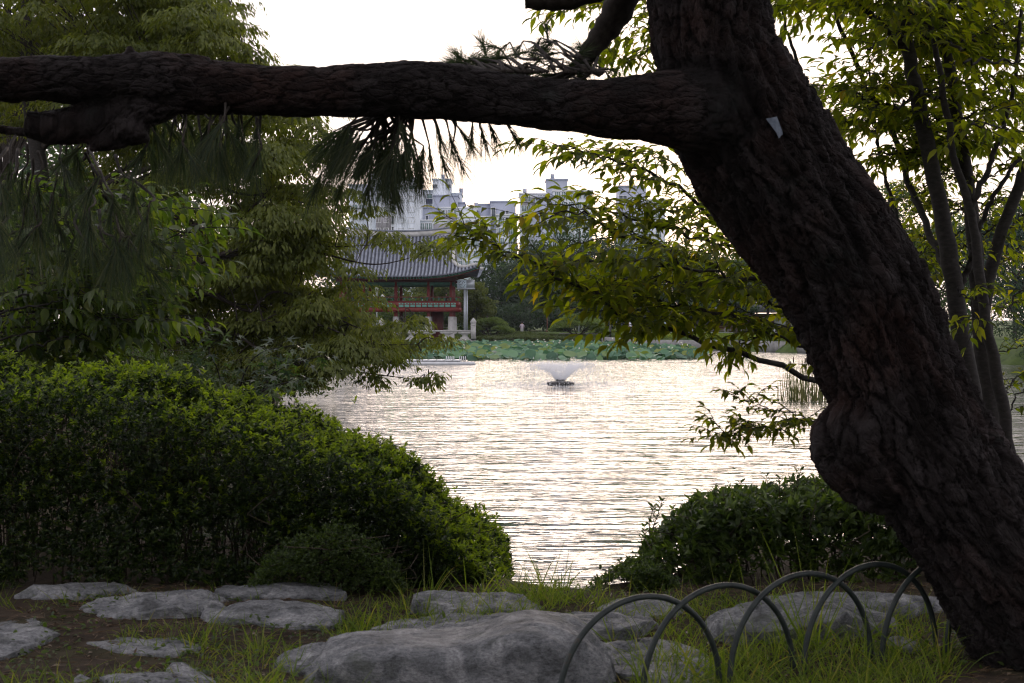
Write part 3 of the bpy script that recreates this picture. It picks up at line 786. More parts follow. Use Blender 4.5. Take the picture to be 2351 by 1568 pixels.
def hedge(name, loc, label, cat, xs_, zs_, y0, y1, n_tips, k, L, W, mat, seed, lower=.55, stems=120, newtips=0.0, front_bias=1.0, lump=.10, stem_r=.006, shape='simple', see=.2):
    """Clipped shrub: xs_/zs_ top profile along X, from y0 (front) to y1 (back)."""
    rg = np.random.default_rng(seed)
    root = empty(name, loc, label, cat)
    x = rg.uniform(xs_[0], xs_[-1], n_tips * 3); y = y0 + (y1 - y0) * rg.uniform(0, 1, len(x))
    zt = np.interp(x, xs_, zs_)
    v = (y - y0) / (y1 - y0)
    edge = 1 - np.abs(2 * v - 1) ** 3.5 * .55                     # rounded shoulders
    lumpy = lump * fbm(np.stack([x * 2.2, y * 2.2, 0 * x + seed], -1), 4, seed) + .04 * rg.normal(size=len(x)) * .6
    gz_ = ground_z(x, y)
    ztop = gz_ * 0 + zt * edge + lumpy
    mode = rg.uniform(0, 1, len(x))
    z = np.where(mode < .45, ztop - rg.exponential(.05, len(x)), gz_ + (ztop - gz_) * rg.uniform(0, 1, len(x)) ** lower)
    # the front face
    fr = (mode > .45) & (mode < .45 + .40 * front_bias)
    y = np.where(fr, y0 + rg.exponential(.10, len(x)) + .05 * fbm(np.stack([x * 3, z * 3, 0 * x + 3], -1), 3, seed + 1), y)
    ok = (z > gz_ + .03) & (z < ztop + .02)
    thin = fbm(np.stack([x * 3.1, y * 3.1, z * 3.1], -1), 3, seed + 7) > -.35 + see * (1 - (z - gz_) / np.maximum(ztop - gz_, .05))
    ok &= thin
    tips = np.stack([x, y, z], 1)[ok][:n_tips]; top = (ztop[ok][:n_tips] - tips[:, 2])
    ax = nrm(np.stack([rg.normal(0, .5, len(tips)), rg.normal(-.35, .5, len(tips)), np.full(len(tips), .8)], 1))
    p, d, nn, LL, WW = whorls(rg, tips, ax, k, L, W)
    V, F = (leaf_simple if shape == 'simple' else leaf_ovate)(p, d, nn, LL, WW)
    build('foliage', V, F, mat, root, kind='stuff')
    if newtips:
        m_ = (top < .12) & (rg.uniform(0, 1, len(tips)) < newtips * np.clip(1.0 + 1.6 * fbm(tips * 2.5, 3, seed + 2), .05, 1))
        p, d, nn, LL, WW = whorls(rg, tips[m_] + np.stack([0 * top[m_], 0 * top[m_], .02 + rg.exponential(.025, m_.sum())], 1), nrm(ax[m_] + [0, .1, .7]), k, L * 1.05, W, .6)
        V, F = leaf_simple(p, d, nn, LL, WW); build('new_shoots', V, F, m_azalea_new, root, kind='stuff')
    st = MB()
    for i in range(stems):
        bx = rg.uniform(xs_[0], xs_[-1]); by = rg.uniform(y0 + .12, y1 - .2); g0 = float(ground_z(bx, by)); zt_ = float(np.interp(bx, xs_, zs_))
        if zt_ - g0 < .12: continue
        hgt = (zt_ - g0) * rg.uniform(.7, .95)
        q = np.array([[bx, by, g0 - .05]] + [[bx + rg.normal(0, .10) * t * 1.6, by + rg.normal(0, .09) * t * 1.6, g0 + hgt * t] for t in (.25, .5, .75, 1)])
        q = smooth_path(q, 9); st.tube(q, np.linspace(stem_r * rg.uniform(.7, 1.6), .0025, 9), 5, False)
        for b in range(3 if hgt > .45 else 0):
            j = rg.integers(3, 7); e = q[j] + rg.normal(0, .14, 3) * [1, 1, .4] + [0, 0, .16]
            st.tube(smooth_path([q[j], (q[j] + e) / 2 + rg.normal(0, .025, 3), e], 5), np.linspace(.004, .0018, 5), 4, False)
    st.build('stems', m_twig, root, True, 'stuff')
    return root

YH = 9.7
hx = [PX(v, YH) for v in (-260, 0, 250, 400, 520, 700, 900, 960, 1020, 1080, 1140, 1172)]
hz = [PZ(v, YH) for v in (845, 852, 852, 880, 920, 985, 1045, 1105, 1175, 1228, 1285, 1350)]
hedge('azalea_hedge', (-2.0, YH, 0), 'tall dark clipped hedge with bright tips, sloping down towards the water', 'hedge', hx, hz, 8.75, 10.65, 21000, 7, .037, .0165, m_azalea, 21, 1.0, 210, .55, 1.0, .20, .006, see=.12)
hx2 = [PX(v, 8.75) for v in (560, 620, 700, 780, 850, 920, 960)]; hz2 = [PZ(v, 8.75) for v in (1370, 1265, 1215, 1190, 1215, 1290, 1370)]
hedge('fine_leaved_shrub', (PX(780, 8.75), 8.75, 0), 'low dusky fine leaved shrub bulging from the front of the tall hedge', 'shrub', hx2, hz2, 8.45, 9.05, 3600, 8, .019, .008, m_priv, 22, .8, 50, 0, 1.0, .04, .004)
YR = 9.35
hx3 = [PX(v, YR) for v in (1462, 1490, 1530, 1600, 1700, 1800, 1900, 2000, 2080, 2150, 2240)]; hz3 = [PZ(v, YR) for v in (1330, 1235, 1190, 1150, 1125, 1115, 1105, 1100, 1110, 1180, 1300)]
hedge('leafy_shrub', (PX(1800, YR), YR, 0), 'loose leafy green shrub at the water edge beyond the hoop fence', 'shrub', hx3, hz3, 8.85, 9.9, 2500, 6, .068, .028, m_priv, 23, .62, 130, 0, .8, .16, .006, 'ovate', .5)
hx4 = [PX(v, 8.9) for v in (1300, 1350, 1400, 1450, 1500, 1580)]; hz4 = [PZ(v, 8.9) for v in (1388, 1345, 1315, 1290, 1290, 1370)]
hedge('small_leaved_shrub', (PX(1430, 8.9), 8.9, 0), 'low tapering small leaved shrub beside the gap to the water', 'shrub', hx4, hz4, 8.6, 9.15, 2300, 7, .022, .012, m_priv, 24, .8, 40, 0, 1.0, .03, .004)
# upright new shoots standing out of the leafy shrub
rg = np.random.default_rng(77); sh = bpy.data.objects['leafy_shrub']; st = MB(); LP = []
for x, y in [(1500, 1165), (1520, 1150), (1545, 1170), (1607, 1130), (1640, 1125), (1700, 1110), (1760, 1095), (1830, 1085), (1838, 1080), (1870, 1098), (1900, 1090), (1930, 1095), (1960, 1085), (1990, 1090), (2040, 1088), (1480, 1210), (1472, 1235), (1505, 1195), (1585, 1148), (1850, 1100), (1790, 1098)]:
    e = P(x, y, YR + rg.normal(0, .1)); b = e + [rg.normal(0, .04), 0, -rg.uniform(.16, .3)]
    st.tube(smooth_path([b, (b + e) / 2 + rg.normal(0, .008, 3), e], 6), np.linspace(.004, .002, 6), 5)
    for t in np.linspace(.35, 1, 6):
        for s in (-1, 1):
            LP.append((b + (e - b) * t, nrm(np.array([s * rg.uniform(.5, 1), rg.normal(0, .6), rg.uniform(.5, 1.0)]))))
V, F = leaf_ovate([p for p, _ in LP], [d for _, d in LP], rg.normal(0, .3, (len(LP), 3)) + [0, -.3, 1], rg.uniform(.04, .065, len(LP)), rg.uniform(.015, .024, len(LP)))
build('shoot_leaves', V, F, m_priv, sh, kind='stuff'); st.build('shoots', m_twig, sh, True, 'stuff')

# loose leafy shoots along the top and the low end of the tall hedge
rg = np.random.default_rng(78); sh = bpy.data.objects['azalea_hedge']; st = MB(); LP = []
for k in range(210):
    if k < 120: t = rg.uniform(0, 1); x = 960 + 190 * t + rg.normal(0, 14); y = np.interp(x, [960, 1020, 1080, 1140, 1165], [1110, 1178, 1230, 1285, 1330]) + rg.uniform(-14, 80) * (.3 + t); Yk = 9.6 + rg.normal(0, .25)
    else: x = rg.uniform(-20, 960); y = np.interp(x, [0, 250, 400, 520, 700, 900, 960], [852, 852, 880, 920, 985, 1045, 1105]) + rg.uniform(-14, 34); Yk = 9.8 + rg.normal(0, .35)
    e = P(x + (14 if k < 120 else 0), y, Yk); b = e + [-.05 * (k < 120) + rg.normal(0, .03), rg.normal(0, .03), -rg.uniform(.08, .17)]
    st.tube(smooth_path([b, (b + e) / 2 + rg.normal(0, .008, 3), e], 6), np.linspace(.0032, .0015, 6), 4)
    for t in np.linspace(.3, 1, 6):
        for s_ in (-1, 1):
            LP.append((b + (e - b) * t, nrm(np.array([s_ * rg.uniform(.4, 1) + .2, rg.normal(0, .6), rg.uniform(.3, 1.0)]))))
V, F = leaf_ovate([p for p, _ in LP], [d for _, d in LP], rg.normal(0, .35, (len(LP), 3)) + [0, -.3, 1], rg.uniform(.028, .05, len(LP)), rg.uniform(.012, .020, len(LP)))
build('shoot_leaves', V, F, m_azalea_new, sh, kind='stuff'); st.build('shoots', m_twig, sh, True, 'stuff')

# ------------------------------------------------------------------ broad-leaved trees near the bank
m_elm = leaf_mat('elm_leaf', [(0, (.044, .066, .013)), (.4, (.086, .114, .017)), (.75, (.128, .150, .022)), (.97, (.14, .15, .022)), (1, (.20, .15, .02))], (2.9, 2.8, .45), .72, .42, .3)
m_cherry = leaf_mat('cherry_leaf', [(0, (.024, .044, .018)), (.5, (.048, .075, .02)), (.9, (.080, .108, .024)), (1, (.12, .135, .03))], (2.4, 2.6, .6), .48, .36, .45)
m_palm = leaf_mat('maple_leaf', [(0, (.022, .044, .022)), (.6, (.045, .078, .03)), (1, (.09, .13, .04))], (1.6, 1.9, .6), .4, .4, .4)

class Tree:
    def __init__(s, seed): s.rg = np.random.default_rng(seed); s.br = MB(); s.p = []; s.d = []; s.n = []; s.L = []
    def leaf(s, p, d, n, L): s.p.append(p); s.d.append(d); s.n.append(n); s.L.append(L)
    def twig(s, b, d, ln, step, L, hang=.55, r=.0035, side=None, flat=.25):
        """leafy twig from b along d; leaves alternate in one plane and hang."""
        rg = s.rg; d = nrm(d); k = max(3, int(ln / .06))
        side = nrm(np.cross(d, [0, 0, 1.0])) if side is None else side
        t = np.linspace(0, 1, k)[:, None]
        bend = nrm(rg.normal(0, 1, 3)) * ln * .08
        q = b + d * ln * t + bend * np.sin(t * 2.6) + np.array([0, 0, -1]) * ln * .14 * t ** 2
        s.br.tube(q, np.linspace(r, .0012, k), 4, False)
        m = max(2, int(ln / step)); sg = 1
        for j in range(m):
            u = (j + .6) / m * (k - 1); i = min(int(u), k - 2); p = q[i] + (q[i + 1] - q[i]) * (u - i)
            sg = -sg
            ax = nrm(d * rg.uniform(.35, .8) + side * sg * rg.uniform(.5, 1.0) + np.array([0, 0, -hang * rg.uniform(.3, 1.7)]) + rg.normal(0, .15, 3))
            s.leaf(p, ax, nrm(np.array([0, 0, 1.0]) + rg.normal(0, .28, 3) + side * sg * .2), L * rg.uniform(.6, 1.15))
        s.leaf(q[-1], nrm(d + [0, 0, -.4]), nrm(np.array([0, 0, 1.0]) + rg.normal(0, .2, 3)), L)
        return q
    def limb(s, pts, r0, r1, n_tw, tw, step, L, hang=.55, start=.25, up=.15, spread=.75, sub=2, fwd=.6):
        """limb through world points; twigs left and right of it, each with side twigs."""
        rg = s.rg; q = smooth_path(pts, 30); q[1:-1] += rg.normal(0, .012, (28, 3))
        s.br.tube(q, np.linspace(r0, r1, 30), 8 if r0 > .02 else 6, False)
        T = nrm(np.gradient(q, axis=0)); sg = 1
        for j in range(n_tw):
            u = start + (1 - start) * (j + rg.uniform(0, .8)) / n_tw; i = min(int(u * 29), 28)
            sg = -sg; side = nrm(np.cross(T[i], [0, 0, 1.0])) * sg
            d = nrm(T[i] * fwd * rg.uniform(.6, 1.4) + side * spread * rg.uniform(.4, 1.2) + np.array([0, 0, up + rg.normal(0, .22)]))
            ln = tw * rg.uniform(.55, 1.15) * (1.15 - .45 * u)
            t = s.twig(q[i], d, ln, step, L, hang, max(.0028, r1 * 1.1))
            for k in range(sub):
                m = int(rg.uniform(.25, .8) * (len(t) - 1)); dd = nrm(d * .7 + nrm(np.cross(d, [0, 0, 1.0])) * (1 if k % 2 else -1) * .8 + rg.normal(0, .25, 3))
                s.twig(t[m], dd, ln * rg.uniform(.4, .7), step, L * .95, hang, .0025)
        s.twig(q[-1], T[-1], tw * .6, step, L, hang)
        return q
    def finish(s, root, mat, wood, shape=leaf_ovate, wr=.40, singles=0, name='leaves', ratio_jit=.12):
        p, d, n, L = map(np.array, (s.p, s.d, s.n, s.L)); N_ = len(p)
        s.br.build('branches', wood, root, True, 'stuff')
        W = L * wr * s.rg.uniform(1 - ratio_jit, 1 + ratio_jit, N_)
        # the leaves that show largest are objects of their own
        px_ = L / np.maximum(p[:, 1], .5); vis = (np.abs(p[:, 0]) < .37 * p[:, 1]) & (p[:, 2] < CAMZ + .225 * p[:, 1])
        order = np.argsort(-(px_ * vis * s.rg.uniform(.8, 1.2, N_)))
        one, rest = order[:singles], order[singles:]
        V, F = shape(p[rest], d[rest], n[rest], L[rest], W[rest]); build(name, V, F, mat, root, kind='stuff')
        if singles:
            cache = []
            for v in range(6):
                Vv, Fv = shape(np.zeros((1, 3)), np.array([[1.0, 0, 0]]), np.array([[0, 0, 1.0]]), 1.0, wr * (1 + .1 * math.sin(v * 2.0)))
                Vv = Vv + [0, 0, 1] * (Vv[:, :1] ** 2) * (-.04 * (v % 4))
                mm = mesh_data('leaf', Vv, Fv); mm.materials.append(mat); cache.append(mm)
            from mathutils import Matrix
            ro = origin(root)
            for c, i in enumerate(one):
                X = nrm(d[i]); Y = nrm(np.cross(n[i], X)); Z = np.cross(X, Y)
                o = bpy.data.objects.new('leaf', cache[c % 6])
                M = Matrix(((X[0], Y[0], Z[0], 0), (X[1], Y[1], Z[1], 0), (X[2], Y[2], Z[2], 0), (0, 0, 0, 1)))
                o.parent = root
                o.matrix_local = Matrix.Translation(tuple(p[i] - ro)) @ M @ Matrix.Scale(float(L[i]), 4)
                COL.objects.link(o)
        return N_

def pl(pts): return np.array([P(x, y, Y) for x, y, Y in pts])

# ---- many-stemmed tree right of the pine
root = empty('many_stemmed_elm', (3.45, 10.3, 0), 'slender many stemmed tree with hanging yellow green leaves behind the pine trunk', 'tree')
T = Tree(31)
def stem(pts, r0, r1, n=40, name='stem'):
    q = smooth_path(pl(pts), n); q[2:-2] += T.rg.normal(0, .006, (n - 4, 3))
    V, F = tube(q, np.linspace(r0, r1, n) * (1 + .03 * np.sin(np.arange(n) * .9)), 14)
    build(name, V, F, m_graybark, root, True); return q
stem([(2330, 1330, 10.2), (2262, 1040, 10.2), (2215, 820, 10.2), (2185, 620, 10.2), (2150, 430, 10.2), (2105, 220, 10.2), (2078, 60, 10.2), (2075, -200, 10.2), (2060, -520, 10.3)], 0.078, 0.037)
stem([(2345, 1330, 10.4), (2285, 1000, 10.5), (2250, 750, 10.5), (2235, 520, 10.5), (2205, 330, 10.5), (2180, 130, 10.5), (2155, -60, 10.5), (2140, -420, 10.6)], 0.069, 0.034)
stem([(2360, 1330, 10.0), (2318, 1040, 9.9), (2290, 860, 9.9), (2262, 740, 9.9), (2240, 560, 9.9), (2225, 480, 9.9), (2190, 360, 9.9), (2165, 200, 9.8), (2130, 20, 9.8), (2110, -150, 9.8)], 0.049, 0.014)
stem([(2340, 1200, 10.6), (2275, 850, 10.7), (2262, 700, 10.7), (2290, 560, 10.7), (2340, 420, 10.7), (2400, 270, 10.7), (2450, 60, 10.7), (2480, -240, 10.7)], 0.058, 0.031)
stem([(2224, 485, 9.9), (2262, 400, 9.9), (2300, 300, 9.9), (2330, 180, 9.9), (2345, 20, 9.9)], 0.023, 0.011)
stem([(2196, 690, 10.2), (2225, 600, 10.2), (2250, 520, 10.1), (2300, 420, 10.0), (2370, 330, 10.0)], 0.026, 0.012)
stem([(2075, 110, 10.2), (2030, 60, 10.1), (1980, 15, 10.0), (1930, -40, 9.9)], 0.029, 0.015)
stem([(2185, 640, 10.2), (2120, 500, 10.6), (2080, 400, 10.8), (2050, 300, 10.9), (1990, 200, 11), (1930, 60, 11), (1890, -60, 11)], 0.029, 0.014)
stem([(2100, 640, 11.2), (2060, 500, 11.3), (2030, 400, 11.4), (2015, 320, 11.4), (2000, 200, 11.4), (1985, 40, 11.4)], 0.016, 0.008)
stem([(2090, 640, 11.4), (2050, 480, 11.5), (2020, 340, 11.6), (1990, 230, 11.6)], 0.013, 0.006)
stem([(1990, 480, 10.8), (1935, 385, 10.8), (1870, 260, 10.7), (1830, 140, 10.7), (1800, 40, 10.7), (1785, -60, 10.7)], 0.020, 0.009)
stem([(2255, 940, 9.9), (2180, 860, 9.8), (2100, 790, 9.7), (2000, 740, 9.6), (1960, 700, 9.5)], 0.022, 0.014, name='limb')
ST = .054; LL = .114
# limbs reaching left over the water (behind the pine trunk)
T.limb(pl([(1990, 950, 9.4), (1860, 865, 9.1), (1690, 812, 8.9), (1560, 766, 8.8), (1440, 715, 8.7), (1330, 655, 8.6), (1230, 612, 8.6), (1130, 565, 8.6), (1070, 525, 8.6)]), .022, .004, 26, .50, ST, LL, .75, .30, .12, .6, 3)
T.limb(pl([(1960, 720, 9.6), (1800, 660, 9.5), (1640, 606, 9.4), (1520, 570, 9.3), (1420, 535, 9.2), (1320, 490, 9.1), (1240, 490, 9.0)]), .020, .004, 18, .55, ST, LL, .7, .15, .12, .6, 3)
T.limb(pl([(1900, 640, 9.8), (1760, 590, 9.8), (1650, 560, 9.7), (1560, 535, 9.6), (1440, 500, 9.6), (1330, 470, 9.5), (1255, 478, 9.5)]), .018, .004, 13, .55, ST, LL, .7, .15, .18, .6, 3)
T.limb(pl([(1850, 640, 9.9), (1720, 570, 9.8), (1600, 465, 9.7), (1520, 410, 9.6), (1430, 372, 9.5), (1340, 345, 9.5), (1270, 340, 9.5)]), .018, .004, 16, .50, ST, LL, .7, .2, .05, .6, 3)
T.limb(pl([(1900, 790, 9.3), (1780, 745, 9.2), (1680, 725, 9.1), (1560, 700, 9.0), (1450, 680, 9.0), (1360, 668, 9.0)]), .016, .004, 22, .5, ST, LL, .7, .1, .05, .6, 3)
T.limb(pl([(1900, 700, 9.0), (1800, 640, 8.9), (1700, 640, 8.8), (1600, 620, 8.7), (1500, 600, 8.6), (1400, 600, 8.6), (1300, 600, 8.6)]), .014, .004, 22, .5, ST, LL, .7, .1, .05, .6, 3)
T.limb(pl([(1930, 850, 9.2), (1850, 800, 9.1), (1780, 770, 9.0), (1720, 775, 9.0), (1680, 800, 9.0)]), .011, .003, 9, .32, .045, .09, .7, .1, .0, .6, 3)
T.limb(pl([(1930, 800, 9.4), (1820, 720, 9.3), (1700, 670, 9.3), (1580, 650, 9.2), (1480, 640, 9.2), (1400, 640, 9.2)]), .013, .004, 18, .5, ST, LL, .7, .1, .08, .7, 3)
T.limb(pl([(1900, 560, 10), (1800, 470, 10), (1700, 430, 10), (1600, 400, 10), (1500, 360, 10), (1420, 345, 10)]), .012, .003, 11, .45, ST, LL, .6, .1, .1, .6, 3)
T.limb(pl([(1950, 620, 9.6), (1850, 560, 9.5), (1760, 560, 9.5), (1640, 540, 9.4), (1540, 500, 9.4), (1470, 470, 9.4)]), .012, .003, 8, .5, ST, LL, .6, .1, .1, .6, 3)
# the small low spray beside the burl
T.limb(pl([(1900, 965, 7.6), (1830, 965, 7.55), (1770, 985, 7.5), (1720, 985, 7.5), (1670, 1000, 7.5), (1645, 1000, 7.5)]), .006, .002, 16, .24, .028, .066, .6, .05, .1, .8, 3)
T.limb(pl([(1880, 975, 7.6), (1800, 950, 7.5), (1720, 925, 7.5), (1690, 905, 7.5)]), .005, .002, 10, .20, .03, .058, .6, .1, .1, .8, 2)
# foliage above the limb, seen past the upper branch
for pts in ([(1700, 60, 11), (1600, 30, 11), (1500, 0, 11), (1400, 0, 11), (1300, 20, 11)], [(1700, 160, 11), (1600, 120, 11), (1500, 70, 11), (1420, 60, 11)], [(1720, 120, 11.5), (1560, 90, 11.3), (1480, 120, 11.2), (1440, 140, 11.2)], [(1700, -60, 11.5), (1560, -40, 11.3), (1440, -30, 11.2), (1290, -20, 11.2)]):
    T.limb(pl(pts), .012, .003, 10, .42, ST, LL, .7, .3, .05, .7, 2)
# crown to the right, against the sky
rgx = T.rg
for k in range(72):
    x0 = rgx.uniform(1990, 2250); y0 = rgx.uniform(-140, 330); Y = rgx.uniform(9.4, 12.2); sgn = rgx.choice([-1, 1])
    if sgn < 0: x1 = x0 - rgx.uniform(130, 290); x1 = max(x1, 1800)
    else: x1 = x0 + rgx.uniform(120, 280)
    y1 = y0 + rgx.uniform(-40, 50)
    T.limb(pl([(x0, y0 + 40, Y), ((x0 + x1) / 2, (y0 + y1) / 2 + 10, Y + rgx.normal(0, .3)), (x1, y1, Y + rgx.normal(0, .5))]), .010, .003, 8, .46, ST, LL, .65, .1, .1, .75, 2)
for k in range(34):
    x0 = rgx.uniform(2090, 2330); y0 = rgx.uniform(330, 640); Y = rgx.uniform(10.4, 13); x1 = x0 + rgx.choice([-1, 1]) * rgx.uniform(60, 160)
    if x1 < 2080: x1 = 2080
    T.limb(pl([(x0, y0 + 30, Y), ((x0 + x1) / 2, y0, Y), (x1, y0 - 10, Y)]), .008, .003, 5, .36, ST, .095, .6, .1, .05, .75, 1)
for pts in ([(2250, 760, 11.5), (2310, 700, 11.8), (2380, 690, 11.8)], [(2240, 640, 11.5), (2300, 600, 11.6), (2380, 590, 11.6)], [(2260, 840, 12), (2320, 800, 12), (2390, 790, 12)], [(2300, 980, 10.5), (2340, 900, 10.6), (2400, 870, 10.6)], [(2290, 930, 10.8), (2330, 870, 11), (2390, 850, 11)], [(2310, 720, 11), (2350, 660, 11.2), (2400, 640, 11.2)], [(2200, 660, 9.8), (2230, 700, 9.7), (2240, 740, 9.7)], [(2300, 560, 11), (2340, 500, 11.2), (2400, 470, 11.2)]):
    T.limb(pl(pts), .008, .003, 6, .32, ST, .095, .6, .1, .05, .75, 1)
nl = T.finish(root, m_elm, m_graybark, leaf_ovate, .40, 300)
print('elm leaves', nl)

# ---- cherry with big hanging leaves, left behind the hedge
root = empty('cherry_tree', (-5.6, 11.5, 0), 'shaded tree at left with large drooping oval leaves above the tall hedge', 'tree')
T = Tree(41)
build('trunk', *tube(smooth_path([(-5.6, 11.5, -.1), (-5.5, 11.5, 1.0), (-5.35, 11.4, 2.2), (-5.4, 11.3, 3.6), (-5.6, 11.2, 5.2)], 20), np.linspace(.16, .07, 20), 12), m_graybark, root, True)
rgx = T.rg
for k in range(34):
    y0 = rgx.uniform(420, 830); Y = rgx.uniform(10.8, 12.2)
    x1 = rgx.uniform(180, 430) if y0 > 430 else rgx.uniform(60, 330)
    if 430 < y0 < 700 and rgx.uniform() < .45: x1 = rgx.uniform(380, 520)
    a = P(-120, y0 + 60, Y); b = P(x1 * .5, y0 + rgx.uniform(-10, 40), Y + .1); c = P(x1, y0 - rgx.uniform(-30, 50), Y + rgx.normal(0, .3))
    T.limb([a, b, c], .013, .003, 11, .46, .062, .135, 1.35, .15, .05, .8, 1)
nl = T.finish(root, m_cherry, m_graybark, leaf_ovate, .44, 260)
print('cherry leaves', nl)

# ---- palmate maple sapling
root = empty('maple_sapling', (-1.9, 12.2, -.5), 'young maple with bluish green lobed leaves just above the sloping hedge top', 'sapling')
T = Tree(51); rgx = T.rg
build('stem', *tube(smooth_path([(-2.2, 12.2, -.6), (-2.1, 12.1, .3), (-2.0, 12.0, 1.1)], 12), np.linspace(.03, .012, 12), 8), m_graybark, root, True)
for pts in ([(560, 950, 11.6), (600, 880, 11.4), (660, 840, 11.2), (740, 815, 11.0)], [(540, 950, 11.6), (560, 860, 11.5), (600, 810, 11.4), (690, 790, 11.3)], [(560, 940, 11.4), (600, 900, 11), (650, 880, 10.9), (710, 870, 10.8)], [(520, 940, 11.6), (500, 850, 11.5), (480, 800, 11.3), (520, 770, 11.2)], [(520, 940, 11.6), (470, 870, 11.2), (430, 830, 11.2)], [(560, 940, 11.5), (620, 870, 11.6), (640, 800, 11.6)]):
    q = smooth_path(pl(pts), 16); T.br.tube(q, np.linspace(.008, .002, 16), 5, False)
    for i in range(3, 16):
        for k in range(3):
            d = nrm(np.array([rgx.normal(0, 1), rgx.normal(-.2, .7), rgx.normal(-.1, .4)])); e = q[i] + d * rgx.uniform(.04, .16)
            T.br.tube([q[i], (q[i] + e) / 2 + [0, 0, .01], e], [.0015, .0012, .001], 4, False)
            T.leaf(e, nrm(d + [0, 0, -.35]), nrm(np.array([0, -.35, 1.0]) + rgx.normal(0, .3, 3)), rgx.uniform(.06, .10))
T.finish(root, m_palm, m_graybark, leaf_palm, .9, 230)

# ------------------------------------------------------------------ layered tree on the left bank
m_zel = leaf_mat('zelkova_leaf', [(0, (.060, .080, .022)), (.5, (.105, .128, .032)), (.9, (.140, .158, .04)), (1, (.18, .165, .04))], (2.1, 2.1, .55), .45, .5, .25, patch=.9)
m_shrub = leaf_mat('bank_shrub_leaf', [(0, (.03, .05, .018)), (1, (.07, .10, .032))], (1.6, 1.8, .6), .4, .5, .25)
root = empty('layered_zelkova', (-10.3, 29.5, -.1), 'big spreading tree on the left bank, small leaves in flat overlapping layers', 'tree')
rg = np.random.default_rng(61)
XR_Y = [-300, -100, 0, 40, 90, 130, 150, 280, 400, 450, 500, 545, 575, 605, 640, 690, 740, 790, 815, 850, 885, 920]
XR_X = [430, 520, 575, 585, 600, 620, 680, 780, 810, 835, 835, 820, 815, 785, 770, 810, 910, 985, 930, 860, 790, 740]
pads = []
def lowest(x): return np.interp(x, [0, 450, 600, 740, 1100], [800, 830, 880, 900, 880])
for k in range(310):
    y = rg.uniform(-260, 890); xr = np.interp(y, XR_Y, XR_X)
    x = xr - 95 - abs(rg.normal(0, 1)) * 150 if rg.uniform() < .42 else rg.uniform(-160, xr - 100)
    if y > lowest(x): continue
    Y = rg.uniform(27.5, 34.5)
    pads.append((x, y, Y, rg.uniform(.5, .9)))
for x, y, r in [(1000, 578, .42), (945, 562, .5), (885, 545, .5), (1030, 570, .25), (965, 790, .5), (1020, 786, .3), (930, 745, .45), (960, 735, .3), (985, 878, .26), (1000, 866, .22), (955, 872, .2), (850, 868, .3), (870, 882, .2), (840, 690, .5), (800, 660, .5), (810, 620, .5), (830, 480, .45), (560, 110, .5), (585, 130, .4), (540, 60, .5), (530, 10, .5), (480, 30, .6), (600, 150, .3), (650, 155, .3),
                (730, 300, .5), (690, 330, .6), (760, 440, .5), (790, 450, .4), (720, 790, .7), (800, 800, .7), (880, 800, .5), (900, 830, .4), (700, 850, .6), (760, 840, .6)]:
    pads.append((x, y, 28.5 + rg.normal(0, .6), r))
for k in range(46): pads.append((rg.uniform(-120, 500), rg.uniform(-60, 150), rg.uniform(28, 34), rg.uniform(.5, .85)))
for k in range(85):
    y = rg.uniform(560, 890); xr = np.interp(y, XR_Y, XR_X); x = xr - 70 - abs(rg.normal(0, 1)) * 190
    if y < lowest(x) + 15: pads.append((x, y, rg.uniform(27.5, 32), rg.uniform(.4, .75)))
for k in range(60): pads.append((rg.uniform(250, 690), rg.uniform(250, 800), rg.uniform(28.5, 34), rg.uniform(.45, .8)))
pads = np.array(pads); pc = np.array([P(a, b, c) for a, b, c, _ in pads])
br = MB()
trunkp = smooth_path([(-10.3, 29.5, -.3), (-10.2, 29.6, 1.0), (-9.9, 29.8, 2.6), (-10.0, 30.2, 4.6), (-10.4, 30.6, 6.5), (-10.6, 31, 9.0)], 40)
build('trunk', *tube(trunkp, np.linspace(.30, .10, 40), 14), m_graybark, root, True)
limbs = []
for (x, y, Y, z0) in [(900, 560, 28.6, 14), (800, 470, 30, 16), (1000, 575, 28.5, 12), (960, 790, 28.5, 6), (830, 690, 29, 9), (930, 745, 28.5, 7), (985, 875, 28.5, 5), (760, 440, 31, 18), (700, 330, 31, 20), (560, 110, 29, 26), (530, 10, 30, 28), (720, 300, 30, 21), (600, 800, 31, 5), (500, 600, 33, 10), (400, 450, 33, 15), (450, 20, 33, 27), (300, 40, 31, 25), (650, 700, 30, 8), (620, 520, 29, 12), (200, 300, 32, 20), (640, 740, 28, 6)]:
    a = trunkp[min(z0, 39)]; e = P(x, y, Y)
    m1 = a + (e - a) * .35 + [0, 0, .5 + rg.normal(0, .3)] + rg.normal(0, .25, 3); m2 = a + (e - a) * .7 + [0, 0, .35] + rg.normal(0, .2, 3)
    m15 = a + (e - a) * .52 + rg.normal(0, .28, 3) + [0, 0, .35]; m25 = a + (e - a) * .86 + rg.normal(0, .16, 3) + [0, 0, .15]
    q = smooth_path([a, m1, m15, m2, m25, e], 40); br.tube(q, .075 * (1 - np.linspace(0, 1, 40)) ** 1.4 + .006, 7, False); limbs.append(q)
LQ = np.concatenate(limbs)
Pp, Dd, Nn, Ll = [], [], [], []
